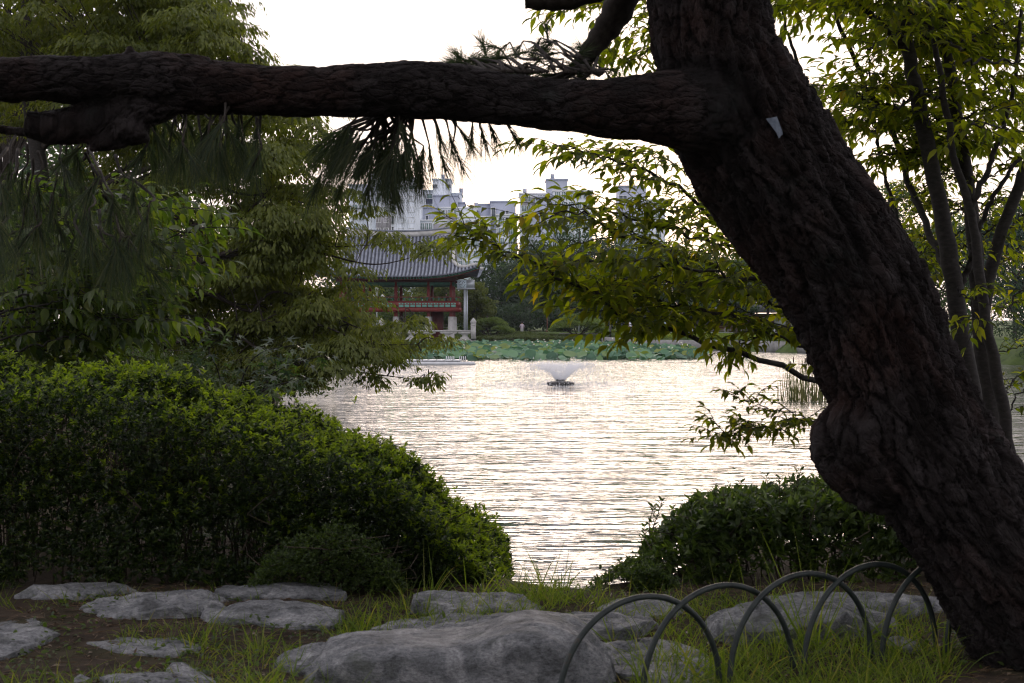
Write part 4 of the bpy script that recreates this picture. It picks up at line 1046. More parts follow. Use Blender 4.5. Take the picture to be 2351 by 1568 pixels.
for c, (x, y, Y, r) in zip(pc, pads):
    k = np.argmin(((LQ - c) ** 2).sum(1)); a = LQ[k]
    mid = (a + c) / 2 + rg.normal(0, .12, 3) + [0, 0, .1]
    br.tube(smooth_path([a, mid, c], 8), np.linspace(.016, .006, 8), 5, False)
    n = int(530 * (r / .7) ** 1.7)
    th = rg.uniform(0, 2 * np.pi, n); rr = np.sqrt(rg.uniform(0, 1, n))
    lob = 1 + .28 * np.sin(th * 3 + x) + .16 * np.sin(th * 5 + y) + .10 * np.sin(th * 9 + x * y)
    ox, oy = np.cos(th) * rr * lob * r * 1.12, np.sin(th) * rr * lob * r
    bumps = fbm(np.stack([ox * 3.2 + x, oy * 3.2 + y, 0 * ox], -1), 2, 5)
    keep = bumps > -.42
    ox, oy, rr, th, bumps = ox[keep], oy[keep], rr[keep], th[keep], bumps[keep]; n = len(ox)
    under = rg.uniform(0, 1, n) < .22
    oz = .42 * r * (1 - rr ** 2.2) + .16 * bumps - np.abs(rg.normal(0, .035, n)) - under * rg.uniform(0, .25, n) * r
    Pp.append(c + np.stack([ox, oy, oz - .15 * r], 1))
    out_ = np.stack([np.cos(th), np.sin(th), 0 * th], 1)
    dn = nrm(out_ * (rr * .95)[:, None] + [0, 0, .8])
    Dd.append(nrm(out_ * .75 + rg.normal(0, .30, (n, 3)) + np.stack([0 * rr, 0 * rr, -.45 - .6 * rr], 1))); Nn.append(nrm(dn + rg.normal(0, .28, (n, 3))))
    Ll.append(rg.uniform(.09, .16, n))
    for j in range(3):
        t = rg.uniform(0, 2 * np.pi); e = c + np.array([math.cos(t) * r, math.sin(t) * r, -.15 * r])
        br.tube([c, (c + e) / 2 + [0, 0, .04], e], [.005, .004, .002], 4, False)
Pp, Dd, Nn, Ll = map(np.concatenate, (Pp, Dd, Nn, Ll))
print('zelkova leaves', len(Pp))
V, F = leaf_simple(Pp, Dd, Nn, Ll, Ll * .40, .06)
build('crown', V, F, m_zel, root, kind='stuff'); br.build('branches', m_bark2, root, True, 'stuff')

# ------------------------------------------------------------------ generic tree farther off
def lumps_tree(name, loc, height, rx, ry, mat, seed, label, n=9000, leaf=.28, base=.25, nl=34, trunk_r=.2, lean=0.0, wood=None, layer=1.0, group=None, cat='tree', jag=.22):
    """Crown as many leafy lumps of different size round a branching skeleton."""
    rg = np.random.default_rng(seed); x, y, z = loc
    root = empty(name, loc, label, cat, group)
    br = MB(); H = height
    tp = smooth_path([(x, y, z - .3), (x + lean * .3 * H + rg.normal(0, .1), y, z + H * .3), (x + lean * .6 * H, y + rg.normal(0, .2), z + H * .6), (x + lean * .8 * H, y, z + H * .9)], 16)
    br.tube(tp, np.linspace(trunk_r, trunk_r * .3, 16), 9)
    cz = z + H * (base + (1 - base) / 2); rz = H * (1 - base) / 2
    P_, D_, N_, L_ = [], [], [], []
    cx0 = x + lean * H * .6
    for k in range(nl):
        d = nrm(rg.normal(size=3)); d[2] *= .95
        f = rg.uniform(.35, .92) ** .7
        c = np.array([cx0 + d[0] * rx * f, y + d[1] * ry * f, cz + d[2] * rz * f])
        r = rg.uniform(.20, .40) * min(rx, rz * 1.3) * (1.15 - .35 * f)
        m = int(n / nl * (r / (.3 * min(rx, rz * 1.3))) ** 2)
        u = nrm(rg.normal(size=(m, 3))); rad = r * (1 - np.abs(rg.normal(0, .18, m))) * (1 + jag * fbm(u * 2.2 + c * 3, 3, seed + k))
        p = c + u * rad[:, None] * [1.15, 1.15, .8 * layer]
        P_.append(p); N_.append(nrm(u + rg.normal(0, .45, (m, 3)) + [0, 0, .35])); D_.append(nrm(np.cross(u, rg.normal(size=(m, 3))) + [0, 0, -.35])); L_.append(rg.uniform(.6, 1.25, m) * leaf)
        j = rg.integers(5, 14); br.tube(smooth_path([tp[j], (tp[j] + c) / 2 + rg.normal(0, .1, 3) * r, c], 8), np.linspace(trunk_r * .3, trunk_r * .06, 8), 5, False)
    P_, D_, N_, L_ = map(np.concatenate, (P_, D_, N_, L_))
    V, F = leaf_simple(P_, D_, N_, L_, L_ * .55, .08)
    build('crown', V, F, mat, root, kind='stuff'); br.build('trunk', wood or m_bark2, root, True)
    return root
m_dkgreen = leaf_mat('evergreen_leaf', [(0, (.018, .034, .022)), (.5, (.032, .055, .032)), (1, (.058, .084, .040))], (1.8, 2.1, .9), .35, .5, .25, patch=.25)
m_midgreen = leaf_mat('broadleaf_far', [(0, (.032, .055, .022)), (.5, (.055, .085, .03)), (1, (.09, .118, .04))], (1.9, 2.2, .7), .4, .5, .25, patch=.25)
m_yelgreen = leaf_mat('light_leaf_far', [(0, (.06, .085, .022)), (.5, (.10, .125, .03)), (1, (.15, .165, .04))], (1.5, 1.6, .5), .42, .5, .25, patch=.25)
m_blue = leaf_mat('blue_needle_far', [(0, (.014, .032, .026)), (1, (.035, .06, .045))], (1.2, 1.5, 1.0), .25, .5, .25, patch=.4)
# left bank, behind the layered tree
lumps_tree('bank_tree', (-17, 47, 0), 12.5, 5.5, 4.5, m_dkgreen, 71, 'dark tree showing through the gaps of the layered left tree', 15000, .24, .1)
lumps_tree('bank_tree', (-24, 62, 0), 15, 6.5, 5.5, m_midgreen, 72, 'tall green tree far behind on the left bank, top left', 14000, .28, .12)
lumps_tree('bank_tree', (-11.5, 45, -.2), 6.5, 3.2, 3.2, m_dkgreen, 73, 'low dark tree behind the layered tree, close to the left waterline', 12000, .18, .02)
lumps_tree('bank_conifer', (-13.5, 38, 0), 13.5, 2.6, 2.6, m_blue, 74, 'bluish conifer glimpsed behind the top left foliage', 9000, .22, .55, layer=.6)
lumps_tree('waterside_shrub', (-7.3, 41.5, -.9), 2.9, 2.3, 1.6, m_shrub, 75, 'round green shrub leaning over the water below the layered tree', 9000, .085, -.05, 26, .05, cat='shrub')
lumps_tree('waterside_shrub', (-9.6, 37, -.5), 2.4, 1.9, 1.6, m_shrub, 76, 'dark shrub under the layered tree, left of the round waterside shrub', 8000, .085, -.05, 26, .05, cat='shrub')
lumps_tree('waterside_shrub', (-6.9, 26, -.3), 1.9, 1.8, 1.4, m_shrub, 77, 'dim shrub directly behind the tall hedge, below the young maple', 8000, .07, -.05, 26, .05, cat='shrub')

lumps_tree('waterside_shrub', (-7.2, 34, -.9), 2.2, 1.7, 1.2, m_shrub, 78, 'small shrub at the foot of the left bank slope, between hedge and water', 7000, .075, -.05, 26, .05, cat='shrub')
lumps_tree('waterside_shrub', (-7.2, 47, -.6), 2.8, 2.2, 1.6, m_shrub, 79, 'far end shrub of the left bank, last before open water', 8000, .09, -.05, 26, .05, cat='shrub')
lumps_tree('waterside_shrub', (-5.6, 20, -.3), 1.7, 1.6, 1.2, m_shrub, 80, 'shrub between the young maple and the cherry, behind the hedge', 7000, .06, -.05, 26, .05, cat='shrub')
# shade trees behind the viewer: they keep the open sky off the near bank, the hedge front and the trunk
lumps_tree('shade_tree', (-5.5, -4.5, 0), 9.5, 5.0, 4.0, m_midgreen, 201, 'shade tree behind the viewer at left', 5000, .42, .22)
lumps_tree('shade_tree', (2.0, -7.5, 0), 10.5, 5.5, 4.0, m_midgreen, 202, 'shade tree behind the viewer in the middle', 5000, .42, .22)
lumps_tree('shade_tree', (8.5, -4.0, 0), 9.5, 5.0, 4.0, m_midgreen, 203, 'shade tree behind the viewer at right', 5000, .42, .22)

# ------------------------------------------------------------------ far bank vegetation
def ft(x, Y, top, half, mat, seed, label, n=9000, leaf=.32, base=-.02, name='park_tree', **kw):
    X = PX(x, Y); g = .25; H = PZ(top, Y) - g; rx = S2(half, Y)
    return lumps_tree(name, (X, Y, g), H, rx * 1.15, rx * .9, mat, seed, label, int(n * 1.0), leaf * 1.42, base, 48, group='trees on the far bank', **kw)
ft(1330, 186, 505, 150, m_dkgreen, 101, 'widest dark green tree on the far bank, right of the pavilion roof', 16000)
ft(1500, 190, 540, 130, m_dkgreen, 102, 'dark far tree behind the yellow green elm leaves, right of the widest one', 12000)
ft(1205, 180, 590, 75, m_dkgreen, 103, 'narrow dark tree between the clock and the widest far tree', 8000, base=.05)
ft(1400, 176, 600, 110, m_midgreen, 104, 'lower mid green tree in front of the widest dark far tree', 9000, base=.2)
ft(1088, 161, 645, 46, m_yelgreen, 105, 'small light yellow green tree beside the clock post', 7000, .24, .05, layer=.55)
ft(985, 185, 640, 75, m_yelgreen, 106, 'light green tree seen between the pavilion columns at right', 8000, base=.05)
ft(900, 195, 620, 90, m_midgreen, 107, 'green tree seen between the pavilion columns at left', 9000, base=.05)
ft(800, 190, 560, 110, m_midgreen, 108, 'green tree behind the left end of the pavilion roof', 4500)
ft(690, 180, 540, 110, m_dkgreen, 109, 'dark tree left of the pavilion behind the layered branches', 4500)
ft(560, 170, 500, 120, m_midgreen, 110, 'far green tree behind the layered tree, mid left', 4500)
ft(400, 165, 470, 130, m_dkgreen, 111, 'far dark tree behind the hanging pine needles, left', 4500)
ft(1640, 170, 560, 110, m_midgreen, 112, 'mid green far tree behind the elm, left of the pine trunk', 10000, base=.30)
ft(1760, 160, 590, 110, m_midgreen, 113, 'far tree just left of the pine trunk', 9000, base=.30)
ft(1890, 170, 560, 120, m_dkgreen, 114, 'far dark tree hidden mostly by the pine trunk', 4500)
ft(2040, 150, 405, 110, m_midgreen, 115, 'tall far tree right of the pine trunk, crown against the sky', 14000, .30)
ft(2190, 140, 470, 110, m_midgreen, 116, 'far tree behind the slender stems on the right', 12000, .28)
ft(2330, 120, 430, 130, m_dkgreen, 117, 'dark far tree at the right picture edge', 12000, .26)
ft(1600, 135, 690, 34, m_dkgreen, 118, 'small leaning pine at the far waterfront, left one', 3500, .22, .42, lean=.12, trunk_r=.28, layer=.6, wood=m_bark2)
ft(1690, 138, 680, 46, m_dkgreen, 119, 'small pine with bare grey trunk by the far railing', 3500, .22, .42, trunk_r=.26, layer=.6)
ft(1150, 188, 575, 80, m_dkgreen, 124, 'dark tree just right of the clock post', 9000)
ft(1262, 192, 530, 90, m_dkgreen, 125, 'dark tree behind the gap left of the wide spreading pine', 9000)
for i_, (x_, lab) in enumerate([(1110, 'low dark shrub under the trees behind the bright spreading pine'), (1215, 'low dark shrub in the gap between the two spreading pines'), (1310, 'low dark shrub behind the wide spreading pine'), (1420, 'low dark shrub behind the white lamp post'), (1500, 'low dark shrub behind the left end of the railing'), (1020, 'low green shrub seen under the pavilion floor'), (930, 'low green shrub seen behind the pavilion stone pillars')]):
    lumps_tree('understory_shrub', (PX(x_, 172), 172, .1), 4.2, 7.0, 3.0, m_dkgreen if x_ > 1100 else m_midgreen, 160 + i_, lab, 4000, .34, -.1, 40, .08, cat='shrub', group='shrubs under the far trees')
# right bank
lumps_tree('bank_pine', (31.5, 86, .1), 9.0, 4.5, 3.5, m_blue, 120, 'bluish pine with bare lower branches on the right bank', 9000, .2, .2, layer=.5, cat='pine tree')
lumps_tree('round_shrub', (30.2, 82, -.3), 4.0, 3.6, 2.6, m_dkgreen, 121, 'large round shrub at the right bank waterline', 9000, .14, -.1, cat='shrub')
lumps_tree('round_shrub', (25.5, 92, -.3), 3.2, 3.0, 2.4, m_midgreen, 122, 'smaller shrub left of the large round one on the right bank', 7000, .14, -.1, cat='shrub')
lumps_tree('round_shrub', (34.2, 84, -.1), 4.4, 3.2, 2.6, m_midgreen, 126, 'green shrub right of the large round one, at the picture edge', 8000, .15, -.1, cat='shrub')
lumps_tree('round_shrub', (37.5, 96, 0), 5.0, 4.5, 3, m_dkgreen, 127, 'dark shrub behind the large round one on the right bank', 8000, .18, -.1, cat='shrub')
lumps_tree('round_shrub', (31.0, 72, -.5), 2.6, 2.6, 2.0, m_dkgreen, 128, 'low shrub overhanging the water at the right picture edge', 8000, .12, -.1, cat='shrub')
lumps_tree('bank_tree', (40, 95, .1), 11, 6, 5, m_midgreen, 123, 'green tree beyond the right bank at the picture edge', 9000, .26, .1)

# spreading clipped pines
m_clip = leaf_mat('clipped_pine', [(0, (.085, .13, .042)), (.5, (.135, .185, .06)), (1, (.18, .23, .08))], (1.6, 1.8, .6), .35, .5, .25, patch=.6)
def mound_pine(x0, x1, top, bot, Y, seed, label, mat=m_clip):
    rg = np.random.default_rng(seed); X0, X1 = PX(x0, Y), PX(x1, Y); zt, zb = PZ(top, Y), PZ(bot, Y)
    cx = (X0 + X1) / 2; w = (X1 - X0) / 2; root = empty('spreading_pine', (cx, Y, zb), label, 'pine shrub', 'clipped spreading pines on the far bank')
    Pp, Dd, Nn = [], [], []
    for k in range(40):
        u = rg.uniform(-1, 1); v = rg.uniform(-1, 1); h = max(.12, (1 - u * u) ** .7) * (1 - .3 * v * v)
        c = np.array([cx + u * w * .85, Y + v * w * .55, zb + (zt - zb) * h * rg.uniform(.55, .9)])
        m = 300; d = nrm(rg.normal(size=(m, 3))); d[:, 2] = np.abs(d[:, 2]) * 1.2 - .25
        r = w * rg.uniform(.12, .22)
        p = c + d * r * rg.uniform(.75, 1.05, (m, 1)) * [1.3, 1.3, .62]
        Pp.append(p); Dd.append(nrm(d + [0, 0, .6] + rg.normal(0, .4, (m, 3)))); Nn.append(nrm(rg.normal(0, .5, (m, 3)) + d + [0, -.3, .5]))
    Pp, Dd, Nn = map(np.concatenate, (Pp, Dd, Nn))
    V, F = leaf_simple(Pp, Dd, Nn, rg.uniform(.16, .30, len(Pp)), .12, .05)
    build('needles', V, F, mat, root, kind='stuff')
    br = MB()
    for k in range(9):
        e = np.array([cx + rg.uniform(-.7, .7) * w, Y + rg.uniform(-.3, .3) * w, zb + (zt - zb) * .45])
        br.tube(smooth_path([(cx + rg.normal(0, .1), Y, zb - .3), (cx + (e[0] - cx) * .4, Y, zb + .25), e], 8), np.linspace(.10, .03, 8), 6, False)
    br.build('trunk', m_bark2, root, True)
mound_pine(1072, 1180, 728, 772, 158, 131, 'bright green spreading clipped pine next to the stone terrace post')
mound_pine(1258, 1394, 722, 768, 158, 132, 'wide dark green spreading clipped pine right of the person in lilac')

# clipped hedge mound behind the lotus
rg = np.random.default_rng(140)
m_clipped = leaf_mat('clipped_hedge_leaf', [(0, (.055, .078, .028)), (.5, (.085, .112, .04)), (1, (.12, .14, .05))], (1.4, 1.6, .6), .3, .55, .2, patch=.5)
def clipped(name, label, x0, x1, Y0, Y1, tops, n, seed):
    """low clipped hedge: front face at Y0, gently domed top back to Y1."""
    rg = np.random.default_rng(seed); X0, X1 = PX(x0, Y0), PX(x1, Y0)
    root = empty(name, ((X0 + X1) / 2, Y0, 0), label, 'hedge')
    x = rg.uniform(X0, X1, n); px_ = x / Y0 * FPX * KV + 512 * KV
    zf = PZ(np.interp(px_, [t[0] for t in tops], [t[1] for t in tops]), Y0); zb = PZ(np.interp(px_, [t[0] for t in tops], [t[2] for t in tops]), Y1)
    face = rg.uniform(0, 1, n) < .45; v = rg.uniform(0, 1, n)
    y = np.where(face, Y0 + rg.exponential(.1, n), Y0 + (Y1 - Y0) * v)
    z = np.where(face, -1.15 + (zf + 1.15) * rg.uniform(0, 1, n), zf + (zb - zf) * v ** .8) + .09 * fbm(np.stack([x * .8, y * .8, 0 * x], -1), 3, seed) + rg.normal(0, .03, n)
    nn = np.where(face[:, None], [0, -1.0, .3], [0, -.2, 1.0]) + rg.normal(0, .6, (n, 3))
    V, F = leaf_simple(np.stack([x, y, z], 1), rg.normal(size=(n, 3)) + [0, 0, .2], nrm(nn), rg.uniform(.13, .27, n), .11, .08)
    build('foliage', V, F, m_clipped, root, kind='stuff')
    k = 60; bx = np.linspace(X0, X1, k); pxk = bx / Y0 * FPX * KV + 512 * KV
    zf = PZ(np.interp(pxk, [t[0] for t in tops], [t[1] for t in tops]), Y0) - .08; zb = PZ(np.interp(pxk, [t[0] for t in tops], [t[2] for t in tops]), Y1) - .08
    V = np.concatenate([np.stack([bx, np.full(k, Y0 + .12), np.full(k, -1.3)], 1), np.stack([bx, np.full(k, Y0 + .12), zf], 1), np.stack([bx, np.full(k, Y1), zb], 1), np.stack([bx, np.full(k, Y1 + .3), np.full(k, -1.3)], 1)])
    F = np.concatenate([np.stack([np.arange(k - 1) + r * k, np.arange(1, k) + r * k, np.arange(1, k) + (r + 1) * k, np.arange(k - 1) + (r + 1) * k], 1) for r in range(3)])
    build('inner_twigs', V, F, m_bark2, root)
clipped('clipped_hedge', 'long clipped green hedge mound behind the lotus leaves', 1088, 1425, 152.2, 160.4, [(1088, 778, 770), (1200, 776, 763), (1300, 778, 772), (1400, 782, 773), (1500, 786, 775)], 46000, 141)

# waterfront wall on the right
m_conc = noisy_mat('old_concrete', [(.3, (.16, .16, .15)), (.7, (.34, .34, .33))], 1.5, .9, 8, .4, .02)
fw = empty('waterfront_wall', (15, 126, -.6), 'low grey concrete retaining wall at the far waterline right of the lotus', 'wall')
wpts = [(9.6, 150), (10.6, 143), (11.6, 134), (12.6, 128.3), (14.5, 127), (17, 126), (20, 124.6), (23, 118), (26, 110), (28, 104)]
for a, b in zip(wpts[:-1], wpts[1:]):
    a, b = np.array(a), np.array(b); c = (a + b) / 2; l = np.hypot(*(b - a)); an = math.atan2(b[1] - a[1], b[0] - a[0])
    MB().box((c[0], c[1] - .4, -.66), (l + .1, .35, 1.05), an).build('wall_block', m_conc, fw)
# tall waterside grass on that bank
n = 9000; x = rg.uniform(9, 30, n); y = far_edge(x) + rg.uniform(.3, 8, n)
p = np.stack([x, y, ground_z(x, y)], 1)
V, F = blades(p, rg.normal(0, .3, (n, 3)) + [0, 0, 1], rg.uniform(.3, .75, n), .06, .25, 2)
o = build('bank_grass', V, F, m_grass); tag(o, kind='stuff')

# railing by the path
m_rail = paint('grey_rail_paint', (.42, .45, .47), .4)
rr_ = empty('path_railing', (PX(1620, 141), 141, .1), 'pale low metal railing along the far path behind the waterfront wall', 'railing')
post = MB(); post.cyl((0, 0, 0), .05, .62, 8); post.lathe((0, 0, .62), [(.05, 0), (.075, .05), (.05, .1), (0, .12)], 8); pm = post.data('rail_post', m_rail, True)
xr0, xr1 = PX(1440, 141), PX(1800, 141)
for i, x in enumerate(np.arange(xr0, xr1, 1.62)): inst('post', pm, (x, 141, .1), parent=rr_)
for z in (.55, .32, .12): MB().tube([(xr0, 141, .1 + z), (xr1, 141, .1 + z)], .028, 6).build('rail', m_rail, rr_)
kb = MB().box(((PX(1290, 165) + PX(1385, 165)) / 2, 161, .10), (PX(1400, 161) - PX(1285, 161), .25, .14)); o = kb.build('path_kerb', m_conc); tag(o, kind='structure')

# brick house and kiosk beyond
m_brick = noisy_mat('brown_brick', [(.35, (.22, .12, .07)), (.65, (.34, .20, .12))], 9, .9)
m_tileg = paint('grey_roof_tile', (.16, .17, .19), .7)
m_dark = paint('dark_opening', (.015, .015, .017), .3)
bh = empty('brick_house', (PX(1640, 176), 176, .2), 'low brown brick house with a grey roof far behind the railing', 'house')
bx0, bx1 = PX(1585, 176), PX(1685, 176)
MB().box(((bx0 + bx1) / 2, 178, 1.4), (bx1 - bx0, 4, 2.4)).build('wall', m_brick, bh)
r_ = MB(); w = (bx1 - bx0) / 2 + .5; c = (bx0 + bx1) / 2
r_.add([[c - w, 175.4, 2.6], [c + w, 175.4, 2.6], [c + w, 180.6, 2.6], [c - w, 180.6, 2.6], [c - w + 1, 178, 3.9], [c + w - 1, 178, 3.9]], [np.array([[0, 1, 5, 4], [2, 3, 4, 5], [0, 3, 2, 1]]), np.array([[1, 2, 5], [3, 0, 4]])])
r_.build('roof', m_tileg, bh)
for x in (1600, 1630, 1660): 
    wd = MB().box((PX(x, 176), 175.97, 1.5), (1.1, .08, 1.1)).build('window', m_dark, bh)
ks = empty('garden_kiosk', (PX(1745, 165), 165, .2), 'dark park kiosk with a wide grey roof left of the pine trunk', 'kiosk')
kx = PX(1745, 165)
MB().box((kx, 166, 1.3), (7, 3, 2.2)).build('wall', paint('kiosk_timber', (.09, .06, .04)), ks)
r_ = MB(); r_.add([[kx - 4.6, 164, 2.5], [kx + 4.6, 164, 2.5], [kx + 4.6, 168, 2.5], [kx - 4.6, 168, 2.5], [kx - 3, 166, 3.7], [kx + 3, 166, 3.7]], [np.array([[0, 1, 5, 4], [2, 3, 4, 5], [0, 3, 2, 1]]), np.array([[1, 2, 5], [3, 0, 4]])]); r_.build('roof', m_tileg, ks)
for dx in (-2.2, 0, 2.2): MB().box((kx + dx, 164.47, 1.3), (1.3, .08, 1.3)).build('window', paint('kiosk_pane', (.35, .38, .38), .2), ks)

# ------------------------------------------------------------------ lotus bed
m_lotus = leaf_mat('lotus_leaf', [(0, (.035, .095, .058)), (.45, (.090, .205, .125)), (.8, (.18, .32, .19)), (.9, (.17, .24, .07)), (1, (.25, .28, .06))], (1.1, 1.3, .6), .35, .45, .4)
m_lstem = paint('lotus_stem', (.08, .12, .04))
m_white = paint('lotus_petal', (.82, .82, .70), .5)
bed = empty('lotus_bed', (-2, 96, WZ), 'broad bed of blue green lotus leaves with white blooms across the pond', 'lotus plants')
rg = np.random.default_rng(150)
def lotus_mesh(seed, cup):
    r2 = np.random.default_rng(seed); n = 10; a = np.linspace(0, 2 * np.pi, n, endpoint=False)
    V = [[0, 0, 0]]
    for k, (r, z) in enumerate(((.45, .10 * cup), (.8, .28 * cup), (1.0, .34 * cup))):
        w = 1 + (.10 * np.sin(a * 2 + seed) + .07 * r2.normal(size=n)) * (k > 0)
        zz = z + (k / 2) * .13 * np.sin(a * 3 + seed * 2) + (k / 2) * .04 * r2.normal(size=n)
        V += list(np.stack([np.cos(a) * r * w, np.sin(a) * r * w, zz], 1))
    V = np.array(V); j = np.arange(n); kx_ = (j + 1) % n
    F3 = np.stack([np.zeros(n, int), 1 + j, 1 + kx_], 1); F4 = np.concatenate([np.stack([1 + b * n + j, 1 + (b + 1) * n + j, 1 + (b + 1) * n + kx_, 1 + b * n + kx_], 1) for b in (0, 1)])
    return V, F3, F4
lm = [lotus_mesh(s, c) for s, c in ((1, .7), (2, 1.0), (3, .3), (4, -.6), (5, .5), (6, -.25))]
lmd = []
for V, a, b in lm:
    m_ = mesh_data('lotus_leaf', V, [a, b], True); m_.materials.append(m_lotus); lmd.append(m_)
def bed_x(Y):    # left and right end of the bed at distance Y
    return PX(870, Y), PX(np.interp(Y, [93, 97, 102, 110, 120, 130, 145], [1480, 1610, 1630, 1600, 1560, 1520, 1490]), Y)
spots = []
while len(spots) < 2900:
    Y = 93.5 + 52 * rg.uniform(0, 1) ** 1.25; a, b = bed_x(Y); X = rg.uniform(a, b)
    e = fbm(np.array([[X * .35, Y * .25, 0]]), 3, 5)[0]
    if Y < 96 + 3 * e and rg.uniform() < .7: continue
    spots.append((X, Y, rg.uniform(.08, .42) + .10 * e, rg.uniform(.22, .44)))
spots.sort(key=lambda s: s[1])
RV_, RF3, RF4 = [], [], []; nb = 0; stm = MB()
from mathutils import Euler
def fdir(i):
    a_ = rg.uniform(0, 6.28); t_ = Euler((rg.normal(.52, .38), rg.normal(0, .35), 0)).to_matrix() @ Euler((0, 0, a_)).to_matrix()
    return tuple(t_.to_euler())
seen = 0
for i, (X, Y, h, r) in enumerate(spots):
    rot = fdir(i); loc = np.array([X, Y, WZ + max(h, .05)])
    front = i < 420 and rg.uniform() < .72 and seen < 290
    if front:
        seen += 1
        inst('lotus_leaf', lmd[i % 6], loc, rot, r, bed)
    else:
        V, a, b = lm[i % 6]; M = np.array(Euler(rot).to_matrix())
        RV_.append((V * r) @ M.T + loc); RF3.append(a + nb); RF4.append(b + nb); nb += len(V)
    if i < 900: stm.tube([(X, Y, WZ - .1), (X + rg.normal(0, .05), Y, WZ + h * .5), loc], [.014, .012, .010], 4, False)
build('lotus_leaves', np.concatenate(RV_), [np.concatenate(RF3), np.concatenate(RF4)], m_lotus, bed, True, kind='stuff')
stm.build('leaf_stems', m_lstem, bed, False, 'stuff')
fl = MB()
for k in range(9):
    a = k * 2 * np.pi / 9 + (k % 2) * .3; r1 = .5 if k % 2 else .8
    d = np.array([math.cos(a), math.sin(a), 0]); s = np.array([-math.sin(a), math.cos(a), 0])
    b0 = d * .1; b1 = d * r1 * .8 + [0, 0, .55]; b2 = d * r1 * .75 + [0, 0, 1.1]
    fl.add([b0, b1 + s * .3, b2, b1 - s * .3, b1 + d * .12], np.array([[0, 1, 4], [1, 2, 4], [2, 3, 4], [3, 0, 4]]))
fm = fl.data('lotus_bloom', m_white)
bud = MB(); bud.lathe((0, 0, 0), [(.05, 0), (.34, .35), (.38, .6), (.22, 1.0), (.03, 1.35)], 8); bmesh_bud = bud.data('lotus_bud', m_white, True)
for k in range(46):
    Y = rg.uniform(97, 138); a, b = bed_x(Y); X = rg.uniform(max(a, PX(1050, Y)), b); h = rg.uniform(.5, .85)
    o_ = inst('lotus_bloom' if k % 3 else 'lotus_bud', fm if k % 3 else bmesh_bud, (X, Y, WZ + h), (rg.normal(0, .2), rg.normal(0, .2), rg.uniform(0, 6)), rg.uniform(.09, .14) if k % 3 else .11, bed)
    V, F = tube([(X, Y, WZ), (X, Y, WZ + h)], [.014, .010], 4, False)
    build('flower_stem', V, F, m_lstem, bed)
# floating pads before the bed
pv, pf = [], []; nb = 0
for k in range(240):
    x = rg.uniform(1480, 1760) if k < 150 else rg.uniform(1180, 1520); Y = rg.uniform(88, 104) if k < 150 else rg.uniform(90, 94)
    r = rg.uniform(.1, .26); a = np.linspace(0, 2 * np.pi, 9, endpoint=False); X = PX(x, Y)
    pv.append(np.concatenate([[[X, Y, WZ + .02]], np.stack([X + r * np.cos(a), Y + r * np.sin(a), WZ + .015 + .02 * rg.uniform(size=9)], 1)])); pf.append(np.array([[0, 1 + i, 1 + (i + 1) % 9] for i in range(9)]) + nb); nb += 10
build('floating_pads', np.concatenate(pv), [np.concatenate(pf)], m_lotus, bed, kind='stuff')

# ------------------------------------------------------------------ reeds
reed = empty('reed_clump', (PX(1845, 47), 47, WZ), 'thin clump of reeds standing in the water left of the pine trunk', 'reeds')
n = 130; x = PX(1850, 47) + rg.normal(0, .42, n); y = 47 + rg.normal(0, .5, n)
V, F = blades(np.stack([x, y, np.full(n, WZ - .05)], 1), rg.normal(0, .07, (n, 3)) + [0, 0, 1], rg.uniform(.7, 1.75, n), .028, np.abs(rg.normal(.02, .05, n)), 4)
build('blades', V, F, leaf_mat('reed_blade', [(0, (.05, .06, .03)), (1, (.12, .11, .06))]), reed, kind='stuff')
m_cat = paint('cattail_brown', (.07, .04, .025))
for k in range(7):
    X = PX(1828, 47) + rg.uniform(-.3, .5); Yk = 47 + rg.normal(0, .3); h = rg.uniform(.9, 1.4)
    c = MB(); c.cyl((X, Yk, WZ - .1), .008, h + .1, 5); c.build('stalk', m_lstem, reed); c = MB(); c.lathe((X, Yk, WZ + h - .05), [(.005, 0), (.022, .02), (.022, .17), (.005, .2)], 8); c.build('cattail', m_cat, reed, True)

# ------------------------------------------------------------------ fountain
FX, FY = PX(1287, 58), 58.0
ft_ = empty('floating_fountain', (FX, FY, WZ), 'floating fountain with a black ring float throwing a wide fan of spray', 'fountain')
m_black = noisy_mat('wet_black_float', [(.3, (.012, .012, .012)), (.7, (.05, .05, .05))], 12, .35)
fl = MB()
for k in range(10):
    a0, a1 = k * .628 + .04, (k + 1) * .628 - .04; t = np.linspace(a0, a1, 6)
    build('float_segment', *tube(np.stack([FX + .5 * np.cos(t), FY + .5 * np.sin(t), np.full(6, WZ + .06)], 1), .075, 10), m_black, ft_, True)
nz = MB(); nz.cyl((FX, FY, WZ - .1), .16, .24, 14, .12); nz.lathe((FX, FY, WZ + .14), [(.12, 0), (.2, .05), (.2, .09), (0, .1)], 14); nz.build('nozzle', m_black, ft_, True)
n = 17000
ang = rg.uniform(0, 2 * np.pi, n); vz = rg.normal(3.65, .24, n); vr = np.abs(rg.normal(3.0, .7, n)) * rg.uniform(.15, 1, n) ** .35
tt = rg.uniform(0, 1, n) ** 1.25 * (2 * vz / 9.81)
core = rg.uniform(0, 1, n) < .22; tt = np.where(core, tt * .42, tt)
rr = .12 + vr * tt; zz = .15 + vz * tt - 4.905 * tt ** 2
P_ = np.stack([FX + np.cos(ang) * rr, FY + np.sin(ang) * rr, WZ + np.maximum(zz, .01)], 1) + rg.normal(0, .012, (n, 3))
k = 4500; a = rg.uniform(0, 2 * np.pi, k); r = np.sqrt(rg.uniform(0, 1, k)) * 3.3; P2 = np.stack([FX + np.cos(a) * r, FY + np.sin(a) * r, WZ + rg.exponential(.05, k)], 1)
P_ = np.concatenate([P_, P2]); n = len(P_)
